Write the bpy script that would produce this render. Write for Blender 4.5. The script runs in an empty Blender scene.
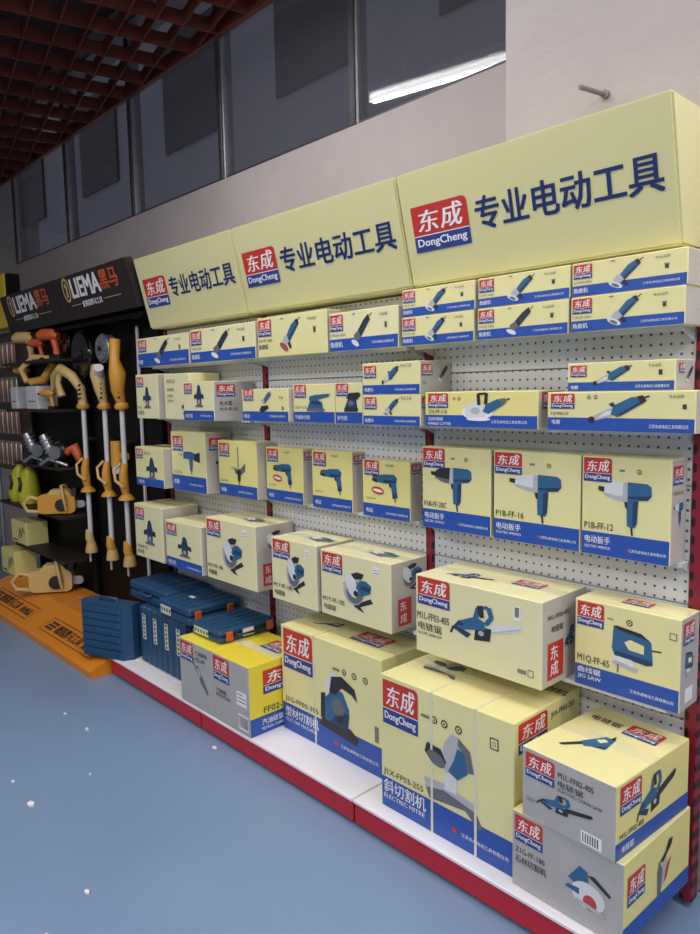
import bpy, bmesh, math, random
from mathutils import Matrix, Vector
rnd = random.Random(7)
scene = bpy.context.scene
COL = scene.collection

# ------------------------------------------------------------------ camera
cam_data = bpy.data.cameras.new('camera')
cam = bpy.data.objects.new('camera', cam_data)
COL.objects.link(cam)
scene.camera = cam
cam_data.sensor_fit = 'HORIZONTAL'
cam_data.sensor_width = 36.0
cam_data.lens = 36.0 * 715.0 / 700.0
cam_data.clip_start = 0.02
CAMR = [[0.6823624, -0.0641624, 0.7281928], [0.7307509, 0.0865969, -0.6771293], [-0.019613, 0.9941751, 0.1059772]]
M4 = Matrix(CAMR).to_4x4()
M4.translation = Vector((0, 0, 1.5))
cam.matrix_world = M4

# ------------------------------------------------------------------ world, exposure
world = bpy.data.worlds.new('dusk_sky')
scene.world = world
world.use_nodes = True
bg = world.node_tree.nodes['Background']
bg.inputs['Color'].default_value = (0.70, 0.72, 0.80, 1)
bg.inputs['Strength'].default_value = 0.40
scene.view_settings.view_transform = 'Standard'
scene.view_settings.look = 'None'
scene.view_settings.gamma = 1.0
scene.view_settings.use_curve_mapping = False
scene.view_settings.exposure = 0.0
LAMP_WATTS = 23.0          # per tube of a fitting
LAMP_COLOR = (1.0, 0.965, 0.97)

# ------------------------------------------------------------------ helpers
def tag(o, label=None, cat=None, group=None, kind=None):
    if label: o['label'] = label
    if cat: o['category'] = cat
    if group: o['group'] = group
    if kind: o['kind'] = kind
    return o

def empty(name, loc=(0, 0, 0), rz=0.0):
    o = bpy.data.objects.new(name, None)
    COL.objects.link(o)
    o.location = loc
    o.rotation_euler = (0, 0, rz)
    o.empty_display_size = 0.05
    return o

MATS = {}
def mat(name, color, rough=0.5, metal=0.0, coat=0.0, noise=0.0, nscale=8.0, bump=0.0, bscale=60.0, emit=0.0, spec=0.5):
    if name in MATS: return MATS[name]
    m = bpy.data.materials.new(name)
    m.use_nodes = True
    nt = m.node_tree
    b = nt.nodes['Principled BSDF']
    c = tuple(color) + (1,)
    b.inputs['Base Color'].default_value = c
    b.inputs['Roughness'].default_value = rough
    b.inputs['Metallic'].default_value = metal
    b.inputs['Coat Weight'].default_value = coat
    b.inputs['Coat Roughness'].default_value = 0.12
    b.inputs['Specular IOR Level'].default_value = spec
    if emit:
        b.inputs['Emission Color'].default_value = c
        b.inputs['Emission Strength'].default_value = emit
    if noise or bump:
        tc = nt.nodes.new('ShaderNodeTexCoord')
    if noise:
        n = nt.nodes.new('ShaderNodeTexNoise')
        n.inputs['Scale'].default_value = nscale
        n.inputs['Detail'].default_value = 5
        nt.links.new(tc.outputs['Object'], n.inputs['Vector'])
        r = nt.nodes.new('ShaderNodeMapRange')
        r.inputs['To Min'].default_value = 1 - noise
        r.inputs['To Max'].default_value = 1 + noise
        r.inputs['From Min'].default_value = 0.25
        r.inputs['From Max'].default_value = 0.75
        nt.links.new(n.outputs['Fac'], r.inputs['Value'])
        v = nt.nodes.new('ShaderNodeVectorMath'); v.operation = 'SCALE'
        v.inputs[0].default_value = color
        nt.links.new(r.outputs['Result'], v.inputs['Scale'])
        nt.links.new(v.outputs['Vector'], b.inputs['Base Color'])
    if bump:
        n2 = nt.nodes.new('ShaderNodeTexNoise')
        n2.inputs['Scale'].default_value = bscale
        n2.inputs['Detail'].default_value = 4
        nt.links.new(tc.outputs['Object'], n2.inputs['Vector'])
        bp = nt.nodes.new('ShaderNodeBump')
        bp.inputs['Strength'].default_value = bump
        bp.inputs['Distance'].default_value = 0.01
        nt.links.new(n2.outputs['Fac'], bp.inputs['Height'])
        nt.links.new(bp.outputs['Normal'], b.inputs['Normal'])
    MATS[name] = m
    return m

class MB:
    """collects shapes, each with a material, into one mesh object"""
    def __init__(s):
        s.v = []; s.f = []; s.m = []; s.mats = []; s.sm = []
    def mi(s, m):
        if m not in s.mats: s.mats.append(m)
        return s.mats.index(m)
    def poly(s, pts, m, smooth=False):
        n = len(s.v); s.v += [tuple(p) for p in pts]
        s.f.append(tuple(range(n, n + len(pts)))); s.m.append(s.mi(m)); s.sm.append(smooth)
        return s
    def faces(s, verts, faces, m, smooth=False):
        n = len(s.v); s.v += [tuple(p) for p in verts]; k = s.mi(m)
        for f in faces:
            s.f.append(tuple(i + n for i in f)); s.m.append(k); s.sm.append(smooth)
        return s
    def box(s, a, b, m, ch=0.0, M=None):
        """box between corners a and b, with chamfered edges when ch > 0"""
        bm = bmesh.new()
        bmesh.ops.create_cube(bm, size=1)
        sz = [b[i] - a[i] for i in range(3)]
        for v in bm.verts:
            v.co = Vector([a[i] + (v.co[i] + .5) * sz[i] for i in range(3)])
        if ch: bmesh.ops.bevel(bm, geom=bm.edges[:], offset=min(ch, .45 * min(abs(x) for x in sz)), segments=1, affect='EDGES')
        if M is not None: bm.transform(M)
        bm.verts.index_update()
        s.faces([v.co.copy() for v in bm.verts], [[v.index for v in f.verts] for f in bm.faces], m)
        bm.free()
        return s
    def tube(s, pts, r, m, n=10, cap=True):
        """round tube along points; r a number or one radius per point"""
        pts = [Vector(p) for p in pts]
        rs = r if isinstance(r, (list, tuple)) else [r] * len(pts)
        V = []; F = []
        up = None
        for i, p in enumerate(pts):
            t = (pts[min(i + 1, len(pts) - 1)] - pts[max(i - 1, 0)]).normalized()
            if up is None:
                up = Vector((0, 0, 1)) if abs(t.z) < .9 else Vector((1, 0, 0))
            a = (up - t * up.dot(t)).normalized(); up = a
            b2 = t.cross(a)
            for k in range(n):
                an = 2 * math.pi * k / n
                V.append(p + (a * math.cos(an) + b2 * math.sin(an)) * rs[i])
        for i in range(len(pts) - 1):
            for k in range(n):
                F.append((i * n + k, i * n + (k + 1) % n, (i + 1) * n + (k + 1) % n, (i + 1) * n + k))
        s.faces(V, F, m, True)
        if cap:
            s.poly([V[k] for k in reversed(range(n))], m)
            s.poly([V[(len(pts) - 1) * n + k] for k in range(n)], m)
        return s
    def prism(s, prof, axis, a, b, m, smooth=False):
        """profile (2D) extruded along axis from a to b; axis x: prof=(y,z), y: (x,z), z: (x,y)"""
        def P(q, t):
            return {'x': (t, q[0], q[1]), 'y': (q[0], t, q[1]), 'z': (q[0], q[1], t)}[axis]
        n = len(prof)
        V = [P(q, a) for q in prof] + [P(q, b) for q in prof]
        s.faces(V, [(i, (i + 1) % n, n + (i + 1) % n, n + i) for i in range(n)], m, smooth)
        s.poly([V[i] for i in reversed(range(n))], m)
        s.poly([V[n + i] for i in range(n)], m)
        return s
    def mesh(s, name):
        me = bpy.data.meshes.new(name)
        me.from_pydata(s.v, [], s.f)
        for m in s.mats: me.materials.append(m)
        me.polygons.foreach_set('material_index', s.m)
        me.polygons.foreach_set('use_smooth', s.sm)
        bm = bmesh.new(); bm.from_mesh(me)
        bm.to_mesh(me); bm.free()
        me.update()
        return me
    def build(s, name, parent=None, loc=(0, 0, 0), rot=(0, 0, 0), fix=True):
        me = s.mesh(name)
        if fix:
            bm = bmesh.new(); bm.from_mesh(me)
            bmesh.ops.recalc_face_normals(bm, faces=bm.faces[:])
            bm.to_mesh(me); bm.free()
        o = bpy.data.objects.new(name, me)
        COL.objects.link(o)
        o.location = loc; o.rotation_euler = rot
        if parent: o.parent = parent
        return o

def place(name, me, parent=None, loc=(0, 0, 0), rot=(0, 0, 0), scale=(1, 1, 1)):
    o = bpy.data.objects.new(name, me)
    COL.objects.link(o)
    o.location = loc; o.rotation_euler = rot; o.scale = scale
    if parent: o.parent = parent
    return o

def copy_tree(o, parent=None):
    c = o.copy(); COL.objects.link(c); c.parent = parent
    for ch in list(o.children): copy_tree(ch, c)
    return c

def rrect(x0, y0, x1, y1, r, n=4, corners=(1, 1, 1, 1)):
    """outline, counter-clockwise from bottom-left; corners bl, br, tr, tl"""
    out = []
    for (cx, cy, a0, on, px, py) in ((x0 + r, y0 + r, 180, corners[0], x0, y0), (x1 - r, y0 + r, 270, corners[1], x1, y0),
                                     (x1 - r, y1 - r, 0, corners[2], x1, y1), (x0 + r, y1 - r, 90, corners[3], x0, y1)):
        if on:
            for k in range(n + 1):
                a = math.radians(a0 + 90 * k / n); out.append((cx + r * math.cos(a), cy + r * math.sin(a)))
        else: out.append((px, py))
    return out

# ------------------------------------------------------------------ lettering as flat print
_txt = {}
def text_geo(body, bold=0.012):
    key = (body, bold)
    if key in _txt: return _txt[key]
    cu = bpy.data.curves.new('lettering', 'FONT')
    cu.body = body; cu.offset = bold; cu.resolution_u = 2
    o = bpy.data.objects.new('lettering', cu)
    COL.objects.link(o)
    bpy.context.view_layer.update()
    me = bpy.data.meshes.new_from_object(o.evaluated_get(bpy.context.evaluated_depsgraph_get()))
    V = [(v.co.x, v.co.y) for v in me.vertices]
    F = [tuple(p.vertices) for p in me.polygons]
    bpy.data.objects.remove(o); bpy.data.curves.remove(cu); bpy.data.meshes.remove(me)
    x0 = min(v[0] for v in V); x1 = max(v[0] for v in V); y0 = min(v[1] for v in V); y1 = max(v[1] for v in V)
    V = [((v[0] - x0) / (x1 - x0), (v[1] - y0) / (y1 - y0)) for v in V]
    _txt[key] = (V, F, (x1 - x0) / (y1 - y0))
    return _txt[key]

class Print:
    """flat print in a plane: x right, y up, each later layer a hair further out"""
    def __init__(s): s.mb = MB(); s.k = 0
    def z(s): s.k += 1; return s.k * 0.00012
    def p(s, m, pts): z = s.z(); s.mb.poly([(x, y, z) for x, y in pts], m); return s
    def rect(s, m, x0, y0, x1, y1): return s.p(m, [(x0, y0), (x1, y0), (x1, y1), (x0, y1)])
    def e(s, m, cx, cy, rx, ry, rot=0, n=20):
        a = math.radians(rot); ca, sa = math.cos(a), math.sin(a); pts = []
        for k in range(n):
            t = 2 * math.pi * k / n; x, y = rx * math.cos(t), ry * math.sin(t)
            pts.append((cx + x * ca - y * sa, cy + x * sa + y * ca))
        return s.p(m, pts)
    def l(s, m, pts, w):
        z = s.z(); w /= 2
        for (x0, y0), (x1, y1) in zip(pts[:-1], pts[1:]):
            d = math.hypot(x1 - x0, y1 - y0); nx, ny = -(y1 - y0) / d * w, (x1 - x0) / d * w
            s.mb.poly([(x0 + nx, y0 + ny, z), (x0 - nx, y0 - ny, z), (x1 - nx, y1 - ny, z), (x1 + nx, y1 + ny, z)], m)
        return s
    def t(s, m, body, x, y, h, w=None, bold=0.012, shear=0.0):
        """lettering with its lower-left at x,y, height h (width w or natural)"""
        V, F, asp = text_geo(body, 0.0)
        w = w or h * asp
        d = bold * h
        for dx, dy in (((-d, 0), (d, 0)) if bold < .02 else ((-d, -d * .6), (d, -d * .6), (-d, d * .6), (d, d * .6))):
            z = s.z()
            s.mb.faces([(x + dx + a * w + shear * b * h, y + dy + b * h, z) for a, b in V], F, m)
        return s
    def mesh(s, name): return s.mb.mesh(name)

# ------------------------------------------------------------------ materials
YEL = mat('carton_pale_yellow', (0.80, 0.745, 0.36), 0.42, noise=0.02, nscale=5)
YEL2 = mat('carton_cream', (0.80, 0.755, 0.44), 0.42, noise=0.02, nscale=5)
YEL3 = mat('carton_vivid_yellow', (0.84, 0.69, 0.05), 0.40, noise=0.02)
YEL4 = mat('carton_lemon', (0.82, 0.74, 0.27), 0.40, noise=0.02)
GREYC = mat('carton_grey', (0.44, 0.43, 0.42), 0.5, noise=0.03)
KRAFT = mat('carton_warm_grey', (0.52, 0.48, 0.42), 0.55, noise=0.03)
RED = mat('print_red', (0.56, 0.035, 0.025), 0.45)
NAVY = mat('print_navy', (0.03, 0.055, 0.26), 0.45)
BAND = mat('print_blue_band', (0.02, 0.085, 0.40), 0.40)
WHT = mat('print_white', (0.86, 0.86, 0.86), 0.45)
INK = mat('print_ink', (0.045, 0.04, 0.04), 0.5)
GINK = mat('print_grey_ink', (0.22, 0.2, 0.15), 0.5)
TBLUE = mat('print_tool_blue', (0.03, 0.125, 0.27), 0.45)
TDBLUE = mat('print_tool_dark_blue', (0.016, 0.05, 0.12), 0.45)
TBLK = mat('print_tool_black', (0.025, 0.027, 0.032), 0.45)
TSIL = mat('print_tool_silver', (0.46, 0.47, 0.50), 0.45)
TLT = mat('print_tool_pale', (0.70, 0.72, 0.74), 0.45)
TDG = mat('print_tool_dark_grey', (0.14, 0.15, 0.17), 0.45)
TRED = mat('print_tool_red', (0.52, 0.06, 0.04), 0.45)
TEAL = mat('print_tool_teal', (0.03, 0.26, 0.27), 0.45)
TAPE = mat('clear_tape', (0.80, 0.75, 0.42), 0.15, coat=0.4)
STRAP = mat('pale_strap', (0.72, 0.70, 0.54), 0.25)
STEEL = mat('shelf_light_grey_steel', (0.62, 0.64, 0.67), 0.35, noise=0.02)
DECK = mat('deck_white_steel', (0.80, 0.79, 0.83), 0.3, noise=0.02, nscale=3)
KICK = mat('kick_red_steel', (0.50, 0.012, 0.03), 0.35, noise=0.05, nscale=3)
SIGNY = mat('sign_yellow', (0.70, 0.66, 0.34), 0.32, noise=0.015, nscale=2, coat=0.1)
SIGNE = mat('sign_edge', (0.66, 0.60, 0.30), 0.4)
SBLUE = mat('sign_navy', (0.010, 0.030, 0.14), 0.4)
CASE = mat('case_navy_plastic', (0.014, 0.065, 0.15), 0.45, bump=0.08, bscale=200)
CASE2 = mat('case_label', (0.62, 0.66, 0.50), 0.5)
ORANGE = mat('plinth_orange', (0.66, 0.22, 0.012), 0.35, noise=0.06, nscale=3)
BLACK = mat('display_black', (0.004, 0.003, 0.003), 0.5, spec=0.15)
BLACKG = mat('gloss_black', (0.004, 0.004, 0.005), 0.12)
SBLK = mat('sign_black', (0.026, 0.018, 0.018), 0.55, spec=0.3)
TY = mat('tool_amber', (0.62, 0.30, 0.035), 0.4)
TYP = mat('tool_pale_amber', (0.62, 0.42, 0.16), 0.4)
TOR = mat('tool_orange_red', (0.60, 0.10, 0.025), 0.4)
TLIME = mat('lime_plastic', (0.56, 0.54, 0.03), 0.35)
TWH = mat('shaft_white', (0.66, 0.64, 0.66), 0.3)
TBL = mat('tool_black_plastic', (0.016, 0.015, 0.016), 0.4)
CHROME = mat('tool_bare_metal', (0.55, 0.55, 0.58), 0.28, metal=0.85)
ALU = mat('mullion_aluminium', (0.24, 0.24, 0.26), 0.4, metal=0.4)
MULD = mat('mullion_dark', (0.04, 0.04, 0.045), 0.45)
LATT = mat('lattice_red_brown', (0.15, 0.034, 0.024), 0.4, noise=0.12, nscale=3)
SLAB = mat('slab_dark', (0.07, 0.045, 0.042), 0.8)
WALL = mat('wall_bare_plaster', (0.42, 0.375, 0.37), 0.8, noise=0.10, nscale=2.2, bump=0.25, bscale=22)
COLM = mat('column_plaster', (0.40, 0.355, 0.35), 0.8, noise=0.06, nscale=3.5, bump=0.2, bscale=25)
PLAIN = mat('room_plaster', (0.55, 0.54, 0.53), 0.85)
FACADE = mat('facade_grey', (0.36, 0.36, 0.41), 0.9, noise=0.1, nscale=.8)
FACW = mat('facade_window', (0.02, 0.022, 0.028), 0.3)

def floor_mat():
    m = mat('floor_blue_epoxy', (0.185, 0.275, 0.42), 0.30, noise=0.075, nscale=1.1, bump=0.03, bscale=18)
    return m
FLOOR = floor_mat()

def peg_mat(name, color, px, pz, rx, rz, hole):
    m = mat(name, color, 0.4); nt = m.node_tree; b = nt.nodes['Principled BSDF']
    tc = nt.nodes.new('ShaderNodeTexCoord'); sp = nt.nodes.new('ShaderNodeSeparateXYZ')
    nt.links.new(tc.outputs['Object'], sp.inputs[0])
    def mth(op, a, bb=None, c=None):
        n = nt.nodes.new('ShaderNodeMath'); n.operation = op
        for i, q in enumerate((a, bb, c)):
            if q is None: continue
            if isinstance(q, (int, float)): n.inputs[i].default_value = q
            else: nt.links.new(q, n.inputs[i])
        return n.outputs[0]
    def cell(s, p, r):
        d = mth('SUBTRACT', mth('FRACT', mth('MULTIPLY', s, 1 / p)), .5)
        return mth('MULTIPLY', d, p / r)
    a = cell(sp.outputs['X'], px, rx); c = cell(sp.outputs['Z'], pz, rz)
    q = mth('LESS_THAN', mth('ADD', mth('MULTIPLY', a, a), mth('MULTIPLY', c, c)), 1.0)
    mx = nt.nodes.new('ShaderNodeMix'); mx.data_type = 'RGBA'
    nt.links.new(q, mx.inputs['Factor'])
    mx.inputs['A'].default_value = tuple(color) + (1,); mx.inputs['B'].default_value = tuple(hole) + (1,)
    nt.links.new(mx.outputs['Result'], b.inputs['Base Color'])
    return m
PEG = peg_mat('pegboard_grey', (0.68, 0.70, 0.73), 0.0285, 0.0285, 0.0040, 0.0040, (0.09, 0.09, 0.10))
POST = peg_mat('upright_red_slotted', (0.25, 0.012, 0.028), 0.03, 0.05, 0.006, 0.014, (0.02, 0.002, 0.004))

def glass_mat():
    m = bpy.data.materials.new('window_glass'); m.use_nodes = True
    nt = m.node_tree; nt.nodes.clear()
    out = nt.nodes.new('ShaderNodeOutputMaterial')
    tr = nt.nodes.new('ShaderNodeBsdfTransparent'); tr.inputs['Color'].default_value = (0.74, 0.75, 0.79, 1)
    gl = nt.nodes.new('ShaderNodeBsdfGlossy'); gl.inputs['Roughness'].default_value = 0.035
    df = nt.nodes.new('ShaderNodeBsdfDiffuse'); df.inputs['Color'].default_value = (0.30, 0.31, 0.34, 1)
    fr = nt.nodes.new('ShaderNodeFresnel'); fr.inputs['IOR'].default_value = 1.6
    m1 = nt.nodes.new('ShaderNodeMixShader'); m1.inputs[0].default_value = 0.10   # film of dust
    m2 = nt.nodes.new('ShaderNodeMixShader')
    nt.links.new(tr.outputs[0], m1.inputs[1]); nt.links.new(df.outputs[0], m1.inputs[2])
    ge = nt.nodes.new('ShaderNodeNewGeometry'); om = nt.nodes.new('ShaderNodeMath'); om.operation = 'SUBTRACT'; om.inputs[0].default_value = 1.0
    nt.links.new(ge.outputs['Backfacing'], om.inputs[1])
    mu = nt.nodes.new('ShaderNodeMath'); mu.operation = 'MULTIPLY'
    nt.links.new(fr.outputs[0], mu.inputs[0]); nt.links.new(om.outputs[0], mu.inputs[1])
    nt.links.new(mu.outputs[0], m2.inputs[0]); nt.links.new(m1.outputs[0], m2.inputs[1]); nt.links.new(gl.outputs[0], m2.inputs[2])
    nt.links.new(m2.outputs[0], out.inputs[0])
    return m
GLASS = glass_mat()

# ------------------------------------------------------------------ the setting
XL, XR, YB, YF = -9.0, 3.0, 2.35, -5.0
def struct(mb, name, parent=None, **k):
    o = mb.build(name, parent, **k)
    if parent is None: o['kind'] = 'structure'
    return o
struct(MB().box((XL, YF, -0.1), (XR, YB, 0), FLOOR), 'floor')
SILL, TOP = 2.70, 3.95
WX0, WX1 = -6.93, -1.27
w = MB()
w.box((XL, YB, 0), (XR, YB + .22, SILL), WALL)
w.box((XL, YB, SILL), (WX0, YB + .22, TOP), WALL)
w.box((WX1, YB, SILL), (XR, YB + .22, TOP), WALL)
w.box((XL, YB, TOP), (XR, YB + .22, 4.15), WALL)
struct(w, 'wall_back')
struct(MB().box((XL - .2, YF, 0), (XL, YB + .22, 4.15), PLAIN), 'wall_left')
struct(MB().box((XR, YF, 0), (XR + .2, YB + .22, 4.15), PLAIN), 'wall_right')
struct(MB().box((XL, YF - .2, 0), (XR, YF, 4.15), PLAIN), 'wall_front')
struct(MB().box((-1.455, 2.085, 0), (-0.35, YB, 4.15), COLM, 0.006), 'trim_1')      # plastered column standing out of the wall

# windows: one frame with its pane each
mx = [-6.89, -5.71, -4.61, -3.53, -2.45, -1.30]
for i in range(5):
    a, b = mx[i], mx[i + 1]
    f = MB()
    f.box((a - .035, YB - .005, SILL), (a + .005, YB + .08, TOP), MULD, .004)
    f.box((a + .005, YB + .002, SILL), (a + .020, YB + .07, TOP), ALU, .004)
    f.box((a + .020, YB + .004, SILL), (b - .035, YB + .07, SILL + .014), MULD, .003)
    f.box((a + .020, YB + .004, TOP - .03), (b - .035, YB + .07, TOP), ALU, .003)
    if i == 4: f.box((b - .035, YB + .002, SILL), (b + .03, YB + .07, TOP), ALU, .003)
    fo = struct(f, 'window_%d' % (i + 1))
    MB().box((a + .019, YB + .022, SILL + .012), (b - .035, YB + .028, TOP - .028), GLASS).build('pane', fo)

# open-cell lattice ceiling, blade by blade, under a dark slab
TH = math.radians(-12)
LU = Vector((math.cos(TH), math.sin(TH), 0)); LV = Vector((-math.sin(TH), math.cos(TH), 0))
LZ0, LZ1 = 3.45, 3.53
ceil = struct(MB().box((XL, YF, 4.05), (XR, YB, 4.15), SLAB), 'ceiling')
X0l, X1l, Y0l, Y1l = -8.95, -0.2, -1.6, YB - .03
def clip(o, d):
    t0, t1 = -1e9, 1e9
    for a, lo, hi in ((0, X0l, X1l), (1, Y0l, Y1l)):
        if abs(d[a]) < 1e-9:
            if not lo < o[a] < hi: return None
            continue
        s, e = (lo - o[a]) / d[a], (hi - o[a]) / d[a]
        if s > e: s, e = e, s
        t0, t1 = max(t0, s), min(t1, e)
    return (t0, t1) if t1 - t0 > .05 else None
def blade(o, d, zt):
    c = clip(o, d)
    if not c: return
    p, q = o + d * c[0], o + d * c[1]
    n = Vector((-d.y, d.x, 0)) * .003
    V = []
    for z in (LZ0, zt):
        V += [(p - n).to_tuple()[:2] + (z,), (q - n).to_tuple()[:2] + (z,), (q + n).to_tuple()[:2] + (z,), (p + n).to_tuple()[:2] + (z,)]
    MB().faces(V, [(3, 2, 1, 0), (4, 5, 6, 7), (0, 1, 5, 4), (1, 2, 6, 5), (2, 3, 7, 6), (3, 0, 4, 7)], LATT).build('lattice_blade', ceil)
for k in range(-60, 60):
    blade(LV * (0.632 + k * .1444), LU, LZ1)
    blade(LU * (-4.175 + k * .277), LV, LZ1 - .0015)
MB().box((X0l, Y1l, LZ0 - .005), (X1l, YB - .002, LZ1), LATT).build('lattice_edge', ceil)

# the building across the way, seen dimly through the panes
bd = empty('neighbouring_building', (0, 7.5, 0))
tag(bd, 'grey building with dark windows seen dimly through the high window panes', 'building')
MB().box((-30, 0, 0), (4, .5, 14), FACADE).build('facade', bd)
for wx in (-26, -21.5, -17.2, -13.2, -9.6, -6.2):
    for wz in (6.2, 10.0):
        fo = MB().box((wx, -.06, wz), (wx + 1.9, -.0, wz + 2.1), FACW, .02).build('window', bd)

# bolt stub sticking out of the column
bo = empty('pipe_stub', (-1.096, 2.085, 2.357))
tag(bo, 'short bare metal pipe stub sticking out of the plastered column', 'pipe')
RUST = mat('pipe_dull_steel', (.20, .17, .16), .5, metal=.4)
MB().tube([(0, .0, 0), (-.03, -.10, .006)], .007, RUST, 10).build('pipe', bo)
MB().tube([(0, .001, 0), (0, -.010, 0)], .013, RUST, 10).build('flange', bo)

# ------------------------------------------------------------------ ceiling lamps
LAMPM = mat('lamp_tube', (1.0, 0.97, 0.98), 0.4, emit=14.0)
LAMPH = mat('lamp_housing', (0.75, 0.75, 0.75), 0.4)
def lamp(x, y, n, label, gain=1.0):
    e = empty('tube_lamp', (x, y, 3.30), TH)
    tag(e, label, 'lamp', 'tube lamps hung under the lattice ceiling')
    L = 1.25 * n
    MB().box((0, -.04, .02), (L, .04, .07), LAMPH, .006).build('housing', e)
    MB().tube([(0.01, 0, 0), (L - .01, 0, 0)], .016, LAMPM, 10).build('tube', e)
    for c in (0.25, L - .25):
        MB().tube([(c, 0, .07), (c, 0, .16)], .005, LAMPH, 6).build('hanger', e)
    ld = bpy.data.lights.new('lamp_light', 'AREA')
    ld.shape = 'RECTANGLE'; ld.size = L - .04; ld.size_y = .05
    ld.energy = LAMP_WATTS * n * gain; ld.color = LAMP_COLOR
    lo = bpy.data.objects.new('lamp_light', ld); COL.objects.link(lo)
    lo.parent = e; lo.location = (L / 2, 0, -.03)
    return e
lamp(-3.29, 1.46, 2, 'long tube lamp hung nearest the shelves and mirrored in the window', .65)
lamp(-4.6, -0.55, 2, 'tube lamp over the aisle to the left of the camera')
lamp(-1.2, -1.35, 2, 'tube lamp just behind and above the camera', 1.35)
lamp(-2.6, -3.3, 2, 'tube lamp at the back of the room behind the camera')
lamp(0.5, 0.75, 2, 'tube lamp to the right of the camera', .8)
lamp(-0.5, 1.95, 2, 'tube lamp hung close to the column above the right sign', .8)

# ------------------------------------------------------------------ shelving: three bays
BX = [-3.63, -2.712, -1.717, -0.762]
PEGY = 2.0
ROWZ = [1.65, 1.375, 1.014, 0.628]
ROWF = [1.90, 1.915, 1.955, 1.875]
BAYN = ['left bay of the light grey pegboard shelving beside the black display', 'middle bay of the light grey pegboard shelving with red uprights', 'right bay of the light grey pegboard shelving nearest the camera']
PANZ = [0.10, 0.225, 0.555, 0.889, 1.222, 1.555, 1.85]
for i in range(3):
    a, b = BX[i], BX[i + 1]
    e = empty('shelving_bay', (a, PEGY, 0))
    tag(e, BAYN[i], 'shelving', 'pegboard shelving bays')
    W = b - a
    for z0, z1 in zip(PANZ[:-1], PANZ[1:]):
        MB().box((.018, 0, z0 + .0015), (W - .018, .018, z1 - .0015), PEG, .002).build('back_panel', e)
    for px in ([0] if i < 2 else [0, W]):
        MB().box((px - .0175, -.008, .02), (px + .0175, .035, 1.85), POST, .002).build('upright', e)
    for r, z in enumerate(ROWZ):
        yf = ROWF[r] - PEGY
        m = MB()
        m.box((.02, yf, z - .004), (W - .02, -.002, z), STEEL)
        m.box((.02, yf, z - .012), (W - .02, yf + .003, z - .004), STEEL)
        sh = m.build('shelf', e)
        for bx in (.022, W - .026):
            MB().prism([(yf + .01, z - .005), (-.003, z - .005), (-.003, z - .035)], 'x', bx, bx + .004, STEEL).build('bracket', sh)
    # base: white deck over a red kick plate
    dk = MB()
    dk.box((.003, -.425, .088), (W - .003, -.001, .10), DECK, .002)
    dk.build('base_deck', e)
    MB().box((.004, -.418, .012), (W - .004, -.405, .088), KICK, .003).build('kick_plate', e)
    MB().box((.004, -.424, .088), (W - .004, -.40, .093), KICK, .001).build('kick_rail', e)
    for fx in (.05, W - .05):
        MB().tube([(fx, -.38, 0), (fx, -.38, .088)], .018, TBL, 8).build('foot', e)
# white price upright at the left end
pr = tag(MB().box((-3.945, 1.978, .152), (-3.927, 1.992, 1.90), TWH, .002).build('price_upright'), 'thin white upright against the black panel next to the pegboard shelving', 'post')

# ------------------------------------------------------------------ the maker's mark and the pictures on the cartons
def logo_mesh():
    p = Print()
    p.p(RED, rrect(0, .36, 1, 1, .10, 4, (0, 0, 1, 0)))
    p.rect(WHT, 0, .345, 1, .365)
    p.rect(NAVY, 0, 0, 1, .345)
    p.t(WHT, '东', .10, .43, .46, .36, .018, .10)
    p.t(WHT, '成', .52, .43, .50, .36, .018, .10)
    p.t(WHT, 'DongCheng', .06, .07, .22, .88, .022)
    return p.mesh('logo')
LOGO = logo_mesh()
SQ = {}
def square(m):
    if m.name not in SQ: SQ[m.name] = Print().rect(m, 0, 0, 1, 1).mesh('print')
    return SQ[m.name]

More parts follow.
